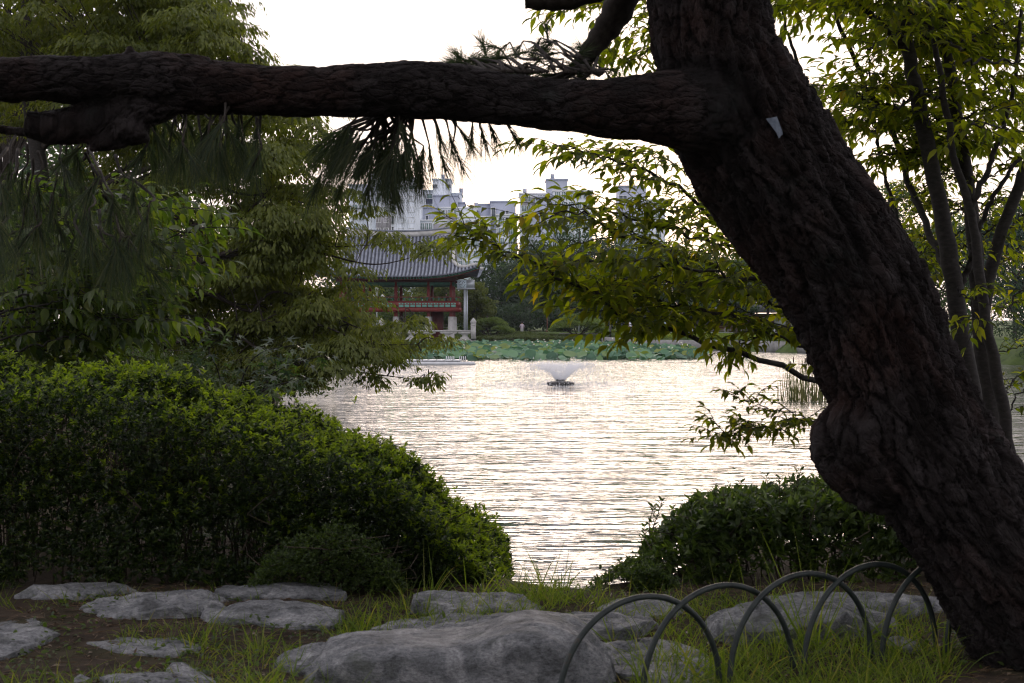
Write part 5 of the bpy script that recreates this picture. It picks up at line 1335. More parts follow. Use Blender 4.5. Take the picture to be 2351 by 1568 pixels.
sz = rg.uniform(.003, .0085, n); sz[rg.uniform(0, 1, n) < .10] *= 2.3; tet = np.array([[-1, -.3, -1], [1, .3, -1], [.2, 0, 1.2], [0, 0, 0.0]])
stretch = np.stack([sz, sz, sz * rg.uniform(1, 2.4, n)], 1)
V = P_[:, None] + tet[None] * stretch[:, None]; b = np.arange(n)[:, None, None] * 4
m_drop, N, L, out = new_mat('water_drop')
pb = N.new('ShaderNodeBsdfPrincipled'); pb.inputs['Base Color'].default_value = (.9, .92, .95, 1); pb.inputs['Roughness'].default_value = .25
tl = N.new('ShaderNodeBsdfTranslucent'); tl.inputs['Color'].default_value = (.9, .92, .95, 1); mx = N.new('ShaderNodeMixShader'); mx.inputs[0].default_value = .72
L.new(pb.outputs[0], mx.inputs[1]); L.new(tl.outputs[0], mx.inputs[2]); L.new(mx.outputs[0], out.inputs['Surface'])
build('spray', V.reshape(-1, 3), (b + np.array([[0, 1, 2]])).reshape(-1, 3), m_drop, ft_, kind='stuff')

# ------------------------------------------------------------------ pontoon
m_pont = paint('pale_plastic', (.55, .57, .58), .45)
pt_ = empty('pontoon', (PX(990, 85), 85, WZ), 'long low grey pontoon floating left of the lotus bed', 'pontoon')
xa, xb = PX(880, 85), PX(1092, 85)
for yy, x1 in ((84, xb), (86.4, xb - .9)):
    V, F = tube(smooth_path([(xa, yy, WZ + .05), ((xa + x1) / 2, yy, WZ + .05), (x1 - .3, yy, WZ + .05), (x1, yy, WZ + .08)], 12), [.14] * 10 + [.12, .06], 10); build('float_tube', V, F, m_pont, pt_, True)
for k in range(9): MB().box((xa + .4 + k * .5, 85.2, WZ + .24), (.44, 2.3, .05)).build('deck_panel', m_pont, pt_)
rib = MB(); t = np.linspace(0, np.pi, 10); rib.tube(np.stack([0 * t, np.cos(t) * .35, np.sin(t) * .3], 1), .022, 6); rm_ = rib.data('rib', m_pont, True)
for k in range(9): inst('rib', rm_, (xb - 1.75 + k * .11 + (.25 if k > 4 else 0), 85.2, WZ + .16), parent=pt_)

# ------------------------------------------------------------------ two-storey pavilion
def CX(x, Y): return ((1200 + x / 1.845) / 4 - 512) / FPX * Y
def CZ(y, Y): return CAMZ + (HOR - (650 + y / 1.845) / 4) / FPX * Y
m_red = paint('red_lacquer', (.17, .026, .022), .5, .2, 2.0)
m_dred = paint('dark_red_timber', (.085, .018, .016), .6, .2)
m_grn = paint('painted_green_beam', (.05, .16, .11), .6, .25, 4.0)
m_teal = paint('teal_panel', (.16, .40, .34), .6, .15)
m_tile = noisy_mat('grey_roof_tiles', [(.3, (.15, .17, .21)), (.7, (.26, .285, .34))], 2.2, .75, 20, .3, .01)
m_tile_dk = noisy_mat('grey_under_tiles', [(.3, (.05, .056, .07)), (.7, (.09, .10, .125))], 2.2, .8, 20, .3, .01)
m_plaster = noisy_mat('ridge_plaster', [(.3, (.34, .34, .33)), (.7, (.58, .58, .56))], 1.6, .85)
m_stone = noisy_mat('pale_granite', [(.3, (.30, .30, .29)), (.7, (.48, .48, .46))], 3.0, .85, 20, .3, .01)
YF = 150.0; YB = 157.0
pav = empty('wooden_pavilion', (CX(709, 153), 153.5, -.45), 'red two storey wooden pavilion with a grey tiled curved roof', 'pavilion')
cols = [CX(v, YF) for v in (303, 470, 708, 948, 1115)]
xc = cols[2]
zt0, zs, zfl, zr, zct = -.45, CZ(1137, YF), CZ(1100, YF), CZ(1005, YF), CZ(905, YF)
ze, zrid = CZ(850, YF), CZ(520, YF + 3.5)
for x in cols:
    for y in (YF, (YF + YB) / 2, YB):
        if y == (YF + YB) / 2 and x not in (cols[0], cols[-1]): continue
        s = MB(); s.lathe((x, y, zt0), [(.40, 0), (.36, .06), (.32, zs - zt0), (.0, zs - zt0)], 4 * 4); s.build('stone_pillar', m_stone, pav, True)
        s = MB(); s.lathe((x, y, zs), [(.19, 0), (.18, (zct - zs) * .5), (.17, zct - zs + .5), (0, zct - zs + .5)], 14); s.build('column', m_red, pav, True)
x0, x1 = cols[0], cols[-1]
# floor, edge beams
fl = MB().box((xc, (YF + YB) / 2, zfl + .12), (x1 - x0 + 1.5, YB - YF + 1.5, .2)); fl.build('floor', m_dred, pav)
for y in (YF - .80, YB + .80):
    MB().box((xc, y, zfl + .20), (x1 - x0 + 1.7, .12, .42)).build('edge_beam', m_red, pav)
for x in (x0 - .85, x1 + .85):
    MB().box((x, (YF + YB) / 2, zfl + .20), (.12, YB - YF + 1.55, .42)).build('edge_beam', m_red, pav)
# balustrade in front: red panel wall with two rows of teal panels, handrail on posts with green brackets
yb = YF - .78; zb0 = zfl + .42; zb1 = zfl + .42 + .62
MB().box((xc, yb, (zb0 + zb1) / 2), (x1 - x0 + 1.5, .06, zb1 - zb0)).build('balustrade_wall', m_red, pav)
for x in (x0 - .78, x1 + .78):
    MB().box((x, (YF + YB) / 2, (zb0 + zb1) / 2), (.06, YB - YF + 1.6, zb1 - zb0)).build('balustrade_wall', m_red, pav)
MB().box((xc, YB + .78, (zb0 + zb1) / 2), (x1 - x0 + 1.5, .06, zb1 - zb0)).build('balustrade_wall', m_red, pav)
panel = MB(); panel.box((0, 0, 0), (.50, .03, .19)); pmesh = panel.data('teal_panel', m_teal)
pan2 = MB(); a = np.linspace(0, 2 * np.pi, 16, endpoint=False)
o_ = np.stack([np.sign(np.cos(a)) * .25 * np.abs(np.cos(a)) ** .25, 0 * a - .02, np.sign(np.sin(a)) * .085 * np.abs(np.sin(a)) ** .25], 1); i_ = np.stack([.11 * np.cos(a), 0 * a - .02, .045 * np.sin(a)], 1)
pan2.add(np.concatenate([o_, i_, o_ + [0, .03, 0], i_ + [0, .03, 0]]), np.concatenate([np.stack([np.arange(16), (np.arange(16) + 1) % 16, 16 + (np.arange(16) + 1) % 16, 16 + np.arange(16)], 1), np.stack([np.arange(16), 32 + np.arange(16), 32 + (np.arange(16) + 1) % 16, (np.arange(16) + 1) % 16], 1)]))
p2 = pan2.data('cloud_panel', m_teal)
bal_post = MB(); bal_post.box((0, 0, .17), (.09, .07, .34)); bal_post.add([[-.2, -.05, .44], [.2, -.05, .44], [.08, -.05, .30], [-.08, -.05, .30], [-.2, .05, .44], [.2, .05, .44], [.08, .05, .30], [-.08, .05, .30]], np.array([[0, 3, 2, 1], [4, 5, 6, 7], [0, 1, 5, 4], [2, 3, 7, 6], [0, 4, 7, 3], [1, 2, 6, 5]])); bpm = bal_post.data('rail_bracket', m_grn)
npan = 21; span = x1 - x0 + 1.2
for k in range(npan):
    x = xc - span / 2 + span * (k + .5) / npan
    if min(abs(x - c) for c in cols) < .2: continue
    inst('teal_panel', pmesh, (x, yb - .045, zb0 + .14), parent=pav); inst('cloud_panel', p2, (x, yb - .03, zb0 + .40), parent=pav)
    inst('rail_bracket', bpm, (x + span / npan / 2, yb, zb1), parent=pav)
for z, w in ((zb1 + .47, .13), (zb1 + .03, .10), (zb0 + .27, .05)):
    MB().box((xc, yb - .02, z), (x1 - x0 + 1.8, w, .08)).build('handrail', m_red, pav)
for x in (x0 - .80, x1 + .80): MB().box((x, (YF + YB) / 2, zb1 + .47), (.13, YB - YF + 1.6, .08)).build('handrail', m_red, pav)
# painted beams under the eaves
for y in (YF, YB):
    MB().box((xc, y, zct + .12), (x1 - x0 + .8, .26, .34)).build('painted_beam', m_grn, pav)
    MB().box((xc, y, zct + .50), (x1 - x0 + 1.0, .40, .24)).build('bracket_beam', m_dred, pav)
for x in (x0, x1):
    MB().box((x, (YF + YB) / 2, zct + .12), (.26, YB - YF - .3, .34)).build('painted_beam', m_grn, pav)
    MB().box((x, (YF + YB) / 2, zct + .50), (.38, YB - YF - .5, .24)).build('bracket_beam', m_dred, pav)
# ceiling
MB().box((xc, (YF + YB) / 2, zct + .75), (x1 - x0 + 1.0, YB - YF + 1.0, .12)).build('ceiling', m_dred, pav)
# stair enclosure under the floor
MB().box((CX(1018, YF + 3), YF + 3.2, (zt0 + zfl) / 2), (1.05, 3.0, zfl - zt0)).build('stair_wall', m_dred, pav)
for k in range(7): MB().box((CX(1085, YF + 3), YF + 2.4 + k * .3, zt0 + .12 + k * .24), (.8, .3, .08)).build('stair_tread', m_stone, pav)
# roof: curved front and back slopes, hipped ends below small gables
hxE = CX(1330, YF - 2.6) - xc; hxR = CX(1140, YF + 3.5) - xc; yc = (YF + YB) / 2; hyE = (YB - YF) / 2 + 2.6
zE = CZ(845, YF - 2.6); zR = CZ(545, yc); upt = 1.15
def eave(u): return zE + upt * np.abs(u) ** 3.2          # corners swing up
def slope_pt(u, v, s):
    """u in -1..1 along the eave, v 0 eave..1 ridge; s = -1 front, 1 back."""
    vg = .52                                               # below this the hips taper, above it the gable edge is straight
    hx_ = np.where(v < vg, hxE + (hxR - hxE) * (v / vg) ** .85, hxR)
    z = eave(u) * (1 - v) ** 1.0 + zR * v - .95 * np.sin(np.pi * v) * (1 - .25 * v) - (upt * np.abs(u) ** 3.2) * (1 - v) * sstep(0, .5, v)
    return np.stack([xc + u * hx_, yc + s * hyE * (1 - v) * (1 + .02 * u * u), z], -1)
U, Vv = np.meshgrid(np.linspace(-1, 1, 61), np.linspace(0, 1, 25))
gi = (np.arange(24)[:, None] * 61 + np.arange(60)[None]).ravel(); gf = np.stack([gi, gi + 1, gi + 62, gi + 61], 1)
for s in (-1, 1):
    pts = slope_pt(U, Vv, s); build('roof_slope', pts, gf if s < 0 else gf[:, ::-1], m_tile_dk, pav, True)
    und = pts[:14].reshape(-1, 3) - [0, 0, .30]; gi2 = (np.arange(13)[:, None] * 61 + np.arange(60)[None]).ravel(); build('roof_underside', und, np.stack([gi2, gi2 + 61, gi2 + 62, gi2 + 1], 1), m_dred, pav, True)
def side_pt(w, v, s):
    """hipped end below the gable: w in -1..1 front to back, v 0 eave..1 gable foot."""
    A = slope_pt(np.full_like(v, float(s)), v * .52, -1); B = slope_pt(np.full_like(v, float(s)), v * .52, 1)
    t = (w + 1) / 2; q = A + (B - A) * t[..., None]
    q[..., 2] -= (upt * .85) * (1 - v) * (1 - np.abs(w) ** 3.2); q[..., 0] -= s * .45 * (1 - v) * (1 - w * w); return q
W_, V2 = np.meshgrid(np.linspace(-1, 1, 31), np.linspace(0, 1, 13)); gi3 = (np.arange(12)[:, None] * 31 + np.arange(30)[None]).ravel(); gf3 = np.stack([gi3, gi3 + 1, gi3 + 32, gi3 + 31], 1)
for s in (-1, 1):
    build('roof_hip', side_pt(W_, V2, s), gf3 if s > 0 else gf3[:, ::-1], m_tile_dk, pav, True)
    a = slope_pt(np.array([float(s)]), np.array([.52]), -1)[0]; b = slope_pt(np.array([float(s)]), np.array([.52]), 1)[0]; c = slope_pt(np.array([float(s)]), np.array([1.0]), 1)[0]
    build('gable', np.array([a, b, c]) + [s * -.15, 0, 0], np.array([[0, 1, 2]]), m_dred, pav)
# round tile rows (front and back), eave tiles and rafters
for s in (-1, 1):
    rows = MB()
    for k in range(46):
        u = -1 + 2 * (k + .5) / 46; v = np.linspace(0, 1, 12); xw = u * hxE
        # rows run straight down the slope: constant x, stop at the hip
        vv = np.array([t for t in np.linspace(0, 1, 26) if abs(xw) <= (hxE + (hxR - hxE) * (min(t, .52) / .52) ** .85) + .02])
        if len(vv) < 3: continue
        hx_ = np.where(vv < .52, hxE + (hxR - hxE) * (vv / .52) ** .85, hxR)
        q = slope_pt(xw / hx_, vv, s); q[:, 0] = xc + xw; rows.tube(q + [0, 0, .05], .12, 6)
    rows.build('tile_rows', m_tile, pav, True, 'stuff')
    raf = MB()
    for k in range(56):
        u = -1 + 2 * (k + .5) / 56; q = slope_pt(np.full(2, u), np.array([.015, .16]), s) - [0, 0, .20]
        raf.tube(q, .07, 6)
    raf.build('rafters', m_grn, pav, False, 'stuff')
for s in (-1, 1):
    rows = MB()
    for k in range(34):
        w = -1 + 2 * (k + .5) / 34; q = side_pt(np.full(10, w), np.linspace(0, max(.12, 1 - abs(w) ** 6), 10), s); rows.tube(q + [0, 0, .03], .085, 6)
    rows.build('tile_rows', m_tile, pav, True, 'stuff')
# ridges
rp = smooth_path([(xc - hxR - .3, yc, zR + .55), (xc - hxR * .5, yc, zR + .18), (xc, yc, zR + .10), (xc + hxR * .5, yc, zR + .18), (xc + hxR + .3, yc, zR + .55)], 30)
def bar(path, w, h, name, mat):
    path = np.asarray(path); T_ = nrm(np.gradient(path, axis=0)); sd = nrm(np.cross(T_, [0, 0, 1.0])) * w / 2
    V = np.concatenate([path - sd, path + sd, path + sd + [0, 0, h], path - sd + [0, 0, h]]); m = len(path); i = np.arange(m - 1)
    F = np.concatenate([np.stack([i + a * m, i + 1 + a * m, i + 1 + ((a + 1) % 4) * m, i + ((a + 1) % 4) * m], 1) for a in range(4)] + [np.array([[0, m, 2 * m, 3 * m], [m - 1, 4 * m - 1, 3 * m - 1, 2 * m - 1]])])
    return build(name, V, F, mat, pav)
bar(rp - [0, 0, .15], .42, .55, 'main_ridge', m_plaster); bar(rp + [0, 0, .40], .5, .16, 'ridge_cap', m_tile)
for s in (-1, 1):
    for f in (-1, 1):
        u = np.full(14, float(f)); bar(slope_pt(u, np.linspace(.52, 1, 14), s) + [0, 0, .02], .34, .34, 'gable_ridge', m_plaster)
        bar(slope_pt(u, np.linspace(0.0, .52, 14), s) + [0, 0, .02], .34, .32, 'hip_ridge', m_plaster)

# ------------------------------------------------------------------ stone terrace with balustrade
YT = 147.2
ter = empty('stone_terrace', (CX(900, YT), YT, WZ), 'pale stone terrace with a carved balustrade under the pavilion', 'terrace')
tx0, tx1 = xc - 12, CX(1297, YT); zt = CZ(1310, YT)
MB().box(((tx0 + tx1) / 2, YT + 7.55, (zt + WZ) / 2 - .35), (tx1 - tx0 - .1, 14.9, zt - WZ + .60)).build('deck', m_stone, ter)
blk = MB(); blk.box((0, 0, 0), (1.16, .3, .33)); bm_ = blk.data('stone_block', m_stone)
for r in range(3):
    for k in range(int((tx1 - tx0) / 1.2)):
        x = tx1 - .6 - k * 1.2 - (.6 if r % 2 else 0)
        if x > tx0 + .6: inst('stone_block', bm_, (x, YT, zt - .17 - r * .345), parent=ter)
MB().box(((tx0 + tx1) / 2, YT + .1, zt + .05), (tx1 - tx0, .6, .12)).build('base_course', m_stone, ter)
rz = CZ(1243, YT); MB().box(((tx0 + tx1) / 2 - .2, YT + .05, rz), (tx1 - tx0 - .5, .30, .17)).build('top_rail', m_stone, ter)
bal = MB(); h = rz - zt - .2; bal.lathe((0, 0, 0), [(.36, 0), (.34, h * .18), (.18, h * .34), (.18, h * .5), (.30, h * .66), (.52, h * .80), (.55, h * .9), (.50, h)], 16); balm = bal.data('baluster', m_stone, True)
for k in range(12):
    x = tx1 - 1.15 - k * 1.85
    if x > tx0: inst('baluster', balm, (x, YT + .05, zt + .11), (0, 0, 0), (1.35, .45, 1), ter)
for k in range(3):
    x = tx1 - .25 - k * 9.5
    s = MB(); s.box((x, YT + .05, zt + .75), (.52, .5, 1.5)); s.lathe((x, YT + .05, zt + 1.5), [(.30, 0), (.33, .06), (.22, .12), (.30, .25), (.31, .42), (.20, .6), (.06, .76), (0, .8)], 12); s.build('newel_post', m_stone, ter, False)

# ------------------------------------------------------------------ clock on posts
m_steel = paint('brushed_steel', (.42, .46, .50), .35, .08, 2, .5, .3)
m_face = paint('clock_face', (.55, .66, .74), .35)
m_ink = paint('black_print', (.02, .02, .025), .5)
Yc = 149.0; cxk = CX(1223, Yc)
ck = empty('park_clock', (cxk, Yc, -.4), 'box shaped clock on a tall triple steel post beside the pavilion', 'clock')
zc0, zc1 = CZ(928, Yc), CZ(868, Yc)
for dx in (-.15, 0, .15): MB().cyl((cxk + dx, Yc, -.4), .065, zc0 + .4, 10).build('post', m_steel, ck, True)
bw = CX(1285, Yc) - CX(1160, Yc)
MB().box((cxk, Yc + .5, (zc0 + zc1) / 2), (bw, 1.4, zc1 - zc0)).build('case', m_steel, ck)
MB().box((cxk, Yc + .5, zc0 - .05), (bw + .15, 1.55, .1)).build('case_base', m_steel, ck)
fx = cxk - bw * .22; fz = (zc0 + zc1) / 2
face = MB().box((fx, Yc - .215, fz), (bw * .52, .03, (zc1 - zc0) * .94)).build('clock_face', m_face, ck)
R_ = (zc1 - zc0) * .40
for k in range(12):
    a = k * np.pi / 6; MB().box((fx + math.sin(a) * R_, Yc - .24, fz + math.cos(a) * R_), (.07, .02, .07)).build('hour_mark', m_ink, face)
for a, ln in ((R(265), .30), (R(20), .24)):
    e = np.array([fx + math.sin(a) * ln, Yc - .25, fz + math.cos(a) * ln]); build('hand', *tube([(fx, Yc - .25, fz), tuple(e)], .022, 6), m_ink, face)
MB().box((cxk + bw * .26, Yc - .212, fz), (bw * .44, .02, (zc1 - zc0) * .9)).build('blank_panel', m_steel, ck)

# ------------------------------------------------------------------ lamp posts
m_rust = paint('red_brown_iron', (.13, .05, .035), .5)
m_globe = paint('opal_globe', (.70, .72, .70), .25)
m_lglass = paint('lantern_glass', (.50, .54, .50), .15)
m_wpole = paint('white_pole', (.62, .64, .66), .4)
def lantern_lamp(x, Y, ztop, label, n=4, h0=.2):
    root = empty('lantern_lamp', (x, Y, h0), label, 'lamp post')
    MB().tube([(x, Y, h0 - .3), (x, Y, h0 + .6), (x, Y, ztop - .4)], [.11, .07, .05], 8).build('post', m_rust, root, True)
    for k in range(n):
        a = k * 2 * np.pi / n + .4; e = np.array([x + .5 * math.cos(a), Y + .5 * math.sin(a), ztop - .55])
        build('arm', *tube(smooth_path([(x, Y, ztop - .75), (x + .3 * math.cos(a), Y + .3 * math.sin(a), ztop - .8), tuple(e)], 6), .03, 6), m_rust, root, True)
        g = MB(); g.lathe(e, [(.09, 0), (.19, .48), (.19, .5)], 6); go = g.build('lantern', m_lglass, root)
        g = MB(); g.lathe(e + [0, 0, .5], [(.24, 0), (.12, .14), (.03, .2), (.02, .34), (0, .35)], 6); g.build('cap', m_rust, go)
lantern_lamp(CX(1385, 163), 163, CZ(1040, 163), 'red brown lantern lamp post in front of the dark trees, right of the clock')
def globe_lamp(x, Y, ztop, label, n, rad, zg, base=.2, mat=None):
    root = empty('globe_lamp', (x, Y, base), label, 'lamp post'); mat = mat or m_steel
    MB().tube([(x, Y, base - .3), (x, Y, base + 1), (x, Y, ztop)], [.11, .08, .06], 8).build('post', mat, root, True)
    iv, if_ = ico(2)
    for k in range(n):
        a = (k + .5) * 2 * np.pi / n; e = np.array([x + rad * math.cos(a), Y + rad * math.sin(a), zg])
        build('arm', *tube(smooth_path([(x, Y, zg - .5), (x + rad * .6 * math.cos(a), Y + rad * .6 * math.sin(a), zg - .45), tuple(e - [0, 0, .15])], 6), .03, 6), mat, root, True)
        build('globe', e + iv * .2, if_, m_globe, root, True)
    return root
g = globe_lamp(CX(567, 163), 163, CZ(950, 163), 'lamp post with a ring of white globes seen through the pavilion', 5, .85, CZ(988, 163))
t = MB(); zt_ = CZ(985, 163); t.lathe((CX(567, 163), 163, zt_), [(.06, 0), (.12, .3), (.22, .8), (.25, .85), (.1, 1.1), (0, 1.2)], 8); t.build('top_lantern', m_lglass, g)
xw = ((2450 + -30 / 3.36) / 4 - 512) / FPX * 150
wl2 = empty('white_lamp', (xw, 150, .1), 'slim white lamp post with twin heads right of the spreading pine', 'lamp post')
zt_ = CAMZ + (HOR - 1165 / 4) / FPX * 150
MB().tube([(xw, 150, -.2), (xw, 150, 1.0)], [.12, .11], 8).build('dark_base', m_black, wl2, True)
MB().tube([(xw, 150, 1.0), (xw, 150, zt_ - .1)], [.07, .05], 8).build('post', m_wpole, wl2, True)
for s in (-1, 1):
    build('arm', *tube(smooth_path([(xw, 150, zt_ - .3), (xw + s * .35, 150, zt_), (xw + s * .6, 150, zt_)], 6), .035, 6), m_wpole, wl2, True)
    h_ = MB(); h_.lathe((xw + s * .6, 150, zt_ - .12), [(.22, 0), (.24, .06), (.12, .2), (0, .24)], 10); h_.build('lamp_head', m_wpole, wl2, True)
xg = ((1880 + 1705 / 3.918) / 4 - 512) / FPX * 170
go = globe_lamp(xg, 170, 1.7, 'small globe lamp peeping over the wide spreading pine', 1, .01, CAMZ + (HOR - (1150 + 487 / 3.918) / 4) / FPX * 170)
xp = ((1880 + 1210 / 3.918) / 4 - 512) / FPX * 168
o = empty('thin_pole', (xp, 168, .2), 'thin brown pole standing against the dark far trees', 'pole')
MB().tube([(xp, 168, -.1), (xp, 168, CAMZ + (HOR - 1255 / 4) / FPX * 168)], [.07, .05], 8).build('shaft', m_rust, o, True)
MB().lathe((xp, 168, .2), [(.16, 0), (.16, .2), (.08, .3)], 10).build('foot', m_rust, o, True)

# ------------------------------------------------------------------ people
m_skin = paint('skin', (.42, .27, .20), .6); m_hair = paint('dark_hair', (.02, .016, .014), .6)
def person(x, Y, z, label, top, legs, pose='stand', h=1.68, face=0.0):
    """Body grown as one skin over a joint skeleton; hair and clothes follow the body."""
    root = empty('person', (x, Y, z), label, 'person', 'people on the far bank'); k = h / 1.7
    ca, sa = math.cos(face), math.sin(face)
    sit = pose == 'lean'
    J = {'pel': (0, 0, .95), 'chest': (0, .02 - .10 * sit, 1.28), 'neck': (0, .0 - .14 * sit, 1.48), 'head': (0, -.02 - .18 * sit, 1.62), 'top': (0, -.02 - .18 * sit, 1.70)}
    ch = [('pel', 'chest'), ('chest', 'neck'), ('neck', 'head'), ('head', 'top')]; rad = {'pel': .15, 'chest': .16, 'neck': .06, 'head': .095, 'top': .06}
    for s, n in ((-1, 'l'), (1, 'r')):
        J.update({'sh' + n: (s * .19, .0 - .10 * sit, 1.42), 'el' + n: (s * .25, -.06 - .16 * sit, 1.14), 'wr' + n: (s * .16, -.20 - .24 * sit, .98 + .12 * sit), 'ha' + n: (s * .12, -.26 - .28 * sit, .95 + .12 * sit), 'hip' + n: (s * .09, 0, .90), 'kn' + n: (s * .10, -.03, .50), 'an' + n: (s * .10, .02, .09), 'to' + n: (s * .11, -.15, .04)})
        rad.update({'sh' + n: .075, 'el' + n: .05, 'wr' + n: .038, 'ha' + n: .04, 'hip' + n: .10, 'kn' + n: .07, 'an' + n: .045, 'to' + n: .04})
        ch += [('chest', 'sh' + n), ('sh' + n, 'el' + n), ('el' + n, 'wr' + n), ('wr' + n, 'ha' + n), ('pel', 'hip' + n), ('hip' + n, 'kn' + n), ('kn' + n, 'an' + n), ('an' + n, 'to' + n)]
    names = list(J); me = bpy.data.meshes.new('body')
    me.from_pydata([(ca * v[0] * k - sa * v[1] * k, sa * v[0] * k + ca * v[1] * k, v[2] * k) for v in J.values()], [(names.index(a), names.index(b)) for a, b in ch], [])
    o = bpy.data.objects.new('body', me); COL.objects.link(o)
    o.modifiers.new('skin', 'SKIN')
    for i, nm in enumerate(names): me.skin_vertices[0].data[i].radius = (rad[nm] * k, rad[nm] * k * .85)
    me.skin_vertices[0].data[0].use_root = True
    sd = o.modifiers.new('sub', 'SUBSURF'); sd.levels = 2; sd.render_levels = 2
    dg = bpy.context.evaluated_depsgraph_get(); m2 = bpy.data.meshes.new_from_object(o.evaluated_get(dg)); bpy.data.objects.remove(o)
    m2.materials.clear()
    for m_ in (top, legs, m_skin, m_hair, m_dark): m2.materials.append(m_)
    for p in m2.polygons:
        c = p.center / k; p.use_smooth = True
        p.material_index = 2 if c.z > 1.47 or (abs(c.z - 1.0) < .12 and math.hypot(c.x, c.y) > .24) else (0 if c.z > .93 else (1 if c.z > .1 else 4))
    b = bpy.data.objects.new('body', m2); COL.objects.link(b); b.parent = root
    iv, if_ = ico(3); iv = iv[:, :]; hv = iv * [.105, .115, .115] * k; hv[:, 2] = np.where(hv[:, 2] < -.02, -.02 + hv[:, 2] * .25, hv[:, 2])
    hx_, hy_, hz_ = J['head']; hy_ += .025
    build('hair', hv + [x + (ca * hx_ - sa * hy_) * k, Y + (sa * hx_ + ca * hy_) * k, z + (hz_ + .045) * k], if_, m_hair, root, True)
    return root
person(((1880 + 815 / 3.918) / 4 - 512) / FPX * 164, 164, -.28, 'person in a pale lilac top standing behind the clipped hedge', paint('lilac_cloth', (.55, .48, .56)), paint('white_cloth', (.62, .62, .64)), face=R(180))
person(CX(1082, YF + .1), YF - .25, zfl + .24, 'dark haired person in black leaning on the pavilion handrail', paint('black_cloth', (.02, .02, .022)), paint('grey_cloth', (.06, .06, .065)), 'lean', 1.66)
person(((2450 + 235 / 3.36) / 4 - 512) / FPX * 150, 150, .05, 'person in white on the far path left of the railing end', paint('white_shirt', (.7, .7, .72)), paint('dark_trousers', (.04, .04, .05)), h=1.6)
person(((2450 + 690 / 3.36) / 4 - 512) / FPX * 152, 152, .05, 'person in a pale blue shirt behind the far railing', paint('blue_shirt', (.42, .5, .6)), paint('tan_trousers', (.25, .2, .15)), h=1.62)

# ------------------------------------------------------------------ apartment blocks
YA = 400.0
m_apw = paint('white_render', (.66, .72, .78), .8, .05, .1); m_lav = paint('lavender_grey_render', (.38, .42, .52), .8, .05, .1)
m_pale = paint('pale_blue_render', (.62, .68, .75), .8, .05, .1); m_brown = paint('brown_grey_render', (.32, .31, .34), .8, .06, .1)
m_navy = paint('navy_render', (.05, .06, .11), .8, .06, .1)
m_wfr = paint('window_frame', (.78, .80, .82), .5)
def glassm(name, c):
    m, N, L, out = new_mat(name); pb = N.new('ShaderNodeBsdfPrincipled'); pb.inputs['Base Color'].default_value = (*c, 1); pb.inputs['Roughness'].default_value = .12; pb.inputs['Specular IOR Level'].default_value = .6
    L.new(pb.outputs[0], out.inputs['Surface']); return m
m_gl1 = glassm('green_grey_glass', (.16, .25, .25)); m_gl2 = glassm('dark_glass', (.06, .08, .10))
def AX(x): return CX(x, YA)
def AZ(y): return CZ(y, YA)
def G2X(x): return ((2000 + x / 1.651) / 4 - 512) / FPX * YA
def G2Z(y): return CAMZ + (HOR - (650 + y / 1.651) / 4) / FPX * YA
_wm = {}
def win_mesh(w, h, mull, gl):
    key = (round(w, 2), round(h, 2), mull, gl.name)
    if key not in _wm:
        f = MB(); t = .12
        f.box((0, 0, h / 2 - t / 2), (w, .25, t)); f.box((0, 0, -h / 2 + t / 2), (w, .25, t)); f.box((-w / 2 + t / 2, 0, 0), (t, .25, h - 2 * t)); f.box((w / 2 - t / 2, 0, 0), (t, .25, h - 2 * t))
        for k in range(mull): f.box((-w / 2 + w * (k + 1) / (mull + 1), 0, 0), (.10, .2, h - 2 * t))
        p = MB(); p.box((0, .06, 0), (w - t, .06, h - t)); _wm[key] = (f.data('window', m_wfr), p.data('pane', gl))
    return _wm[key]
def block(root, X0, X1, Zt, depth, mat, y=0.0, name='wall', Zb=-2.0, roofline=None):
    k = (YA + y) / YA; X0, X1, Zt = X0 * k, X1 * k, CAMZ + (Zt - CAMZ) * k
    MB().box(((X0 + X1) / 2, YA + y + depth / 2, (Zt + Zb) / 2), (X1 - X0, depth, Zt - Zb)).build(name, mat, root)
    MB().box(((X0 + X1) / 2, YA + y + depth / 2, Zt + .2), (X1 - X0 + .5, depth + .5, .4)).build('roof_edge', roofline or mat, root)
def windows(root, xs_, w, h, z_top, step, n, y=0.0, mull=1, gl=None):
    gl = gl or m_gl1; f, p = win_mesh(w, h, mull, gl)
    for x in xs_:
        for k in range(n):
            z = z_top - k * step; q = (YA + y) / YA
            if z < 8: continue
            fo = inst('window', f, (x * q, YA + y - .10, CAMZ + (z - CAMZ) * q), parent=root)
            po = bpy.data.objects.new('pane', p); po.parent = fo; COL.objects.link(po)
def stripe(root, X0, X1, Z0, Z1, mat, y=0.0, name='wall_panel'):
    k = (YA + y) / YA; X0, X1, Z0, Z1 = X0 * k, X1 * k, CAMZ + (Z0 - CAMZ) * k, CAMZ + (Z1 - CAMZ) * k
    MB().box(((X0 + X1) / 2, YA + y - .05, (Z0 + Z1) / 2), (X1 - X0, .16, Z1 - Z0)).build(name, mat, root)
u = AX(101) - AX(1); FL = 2.85
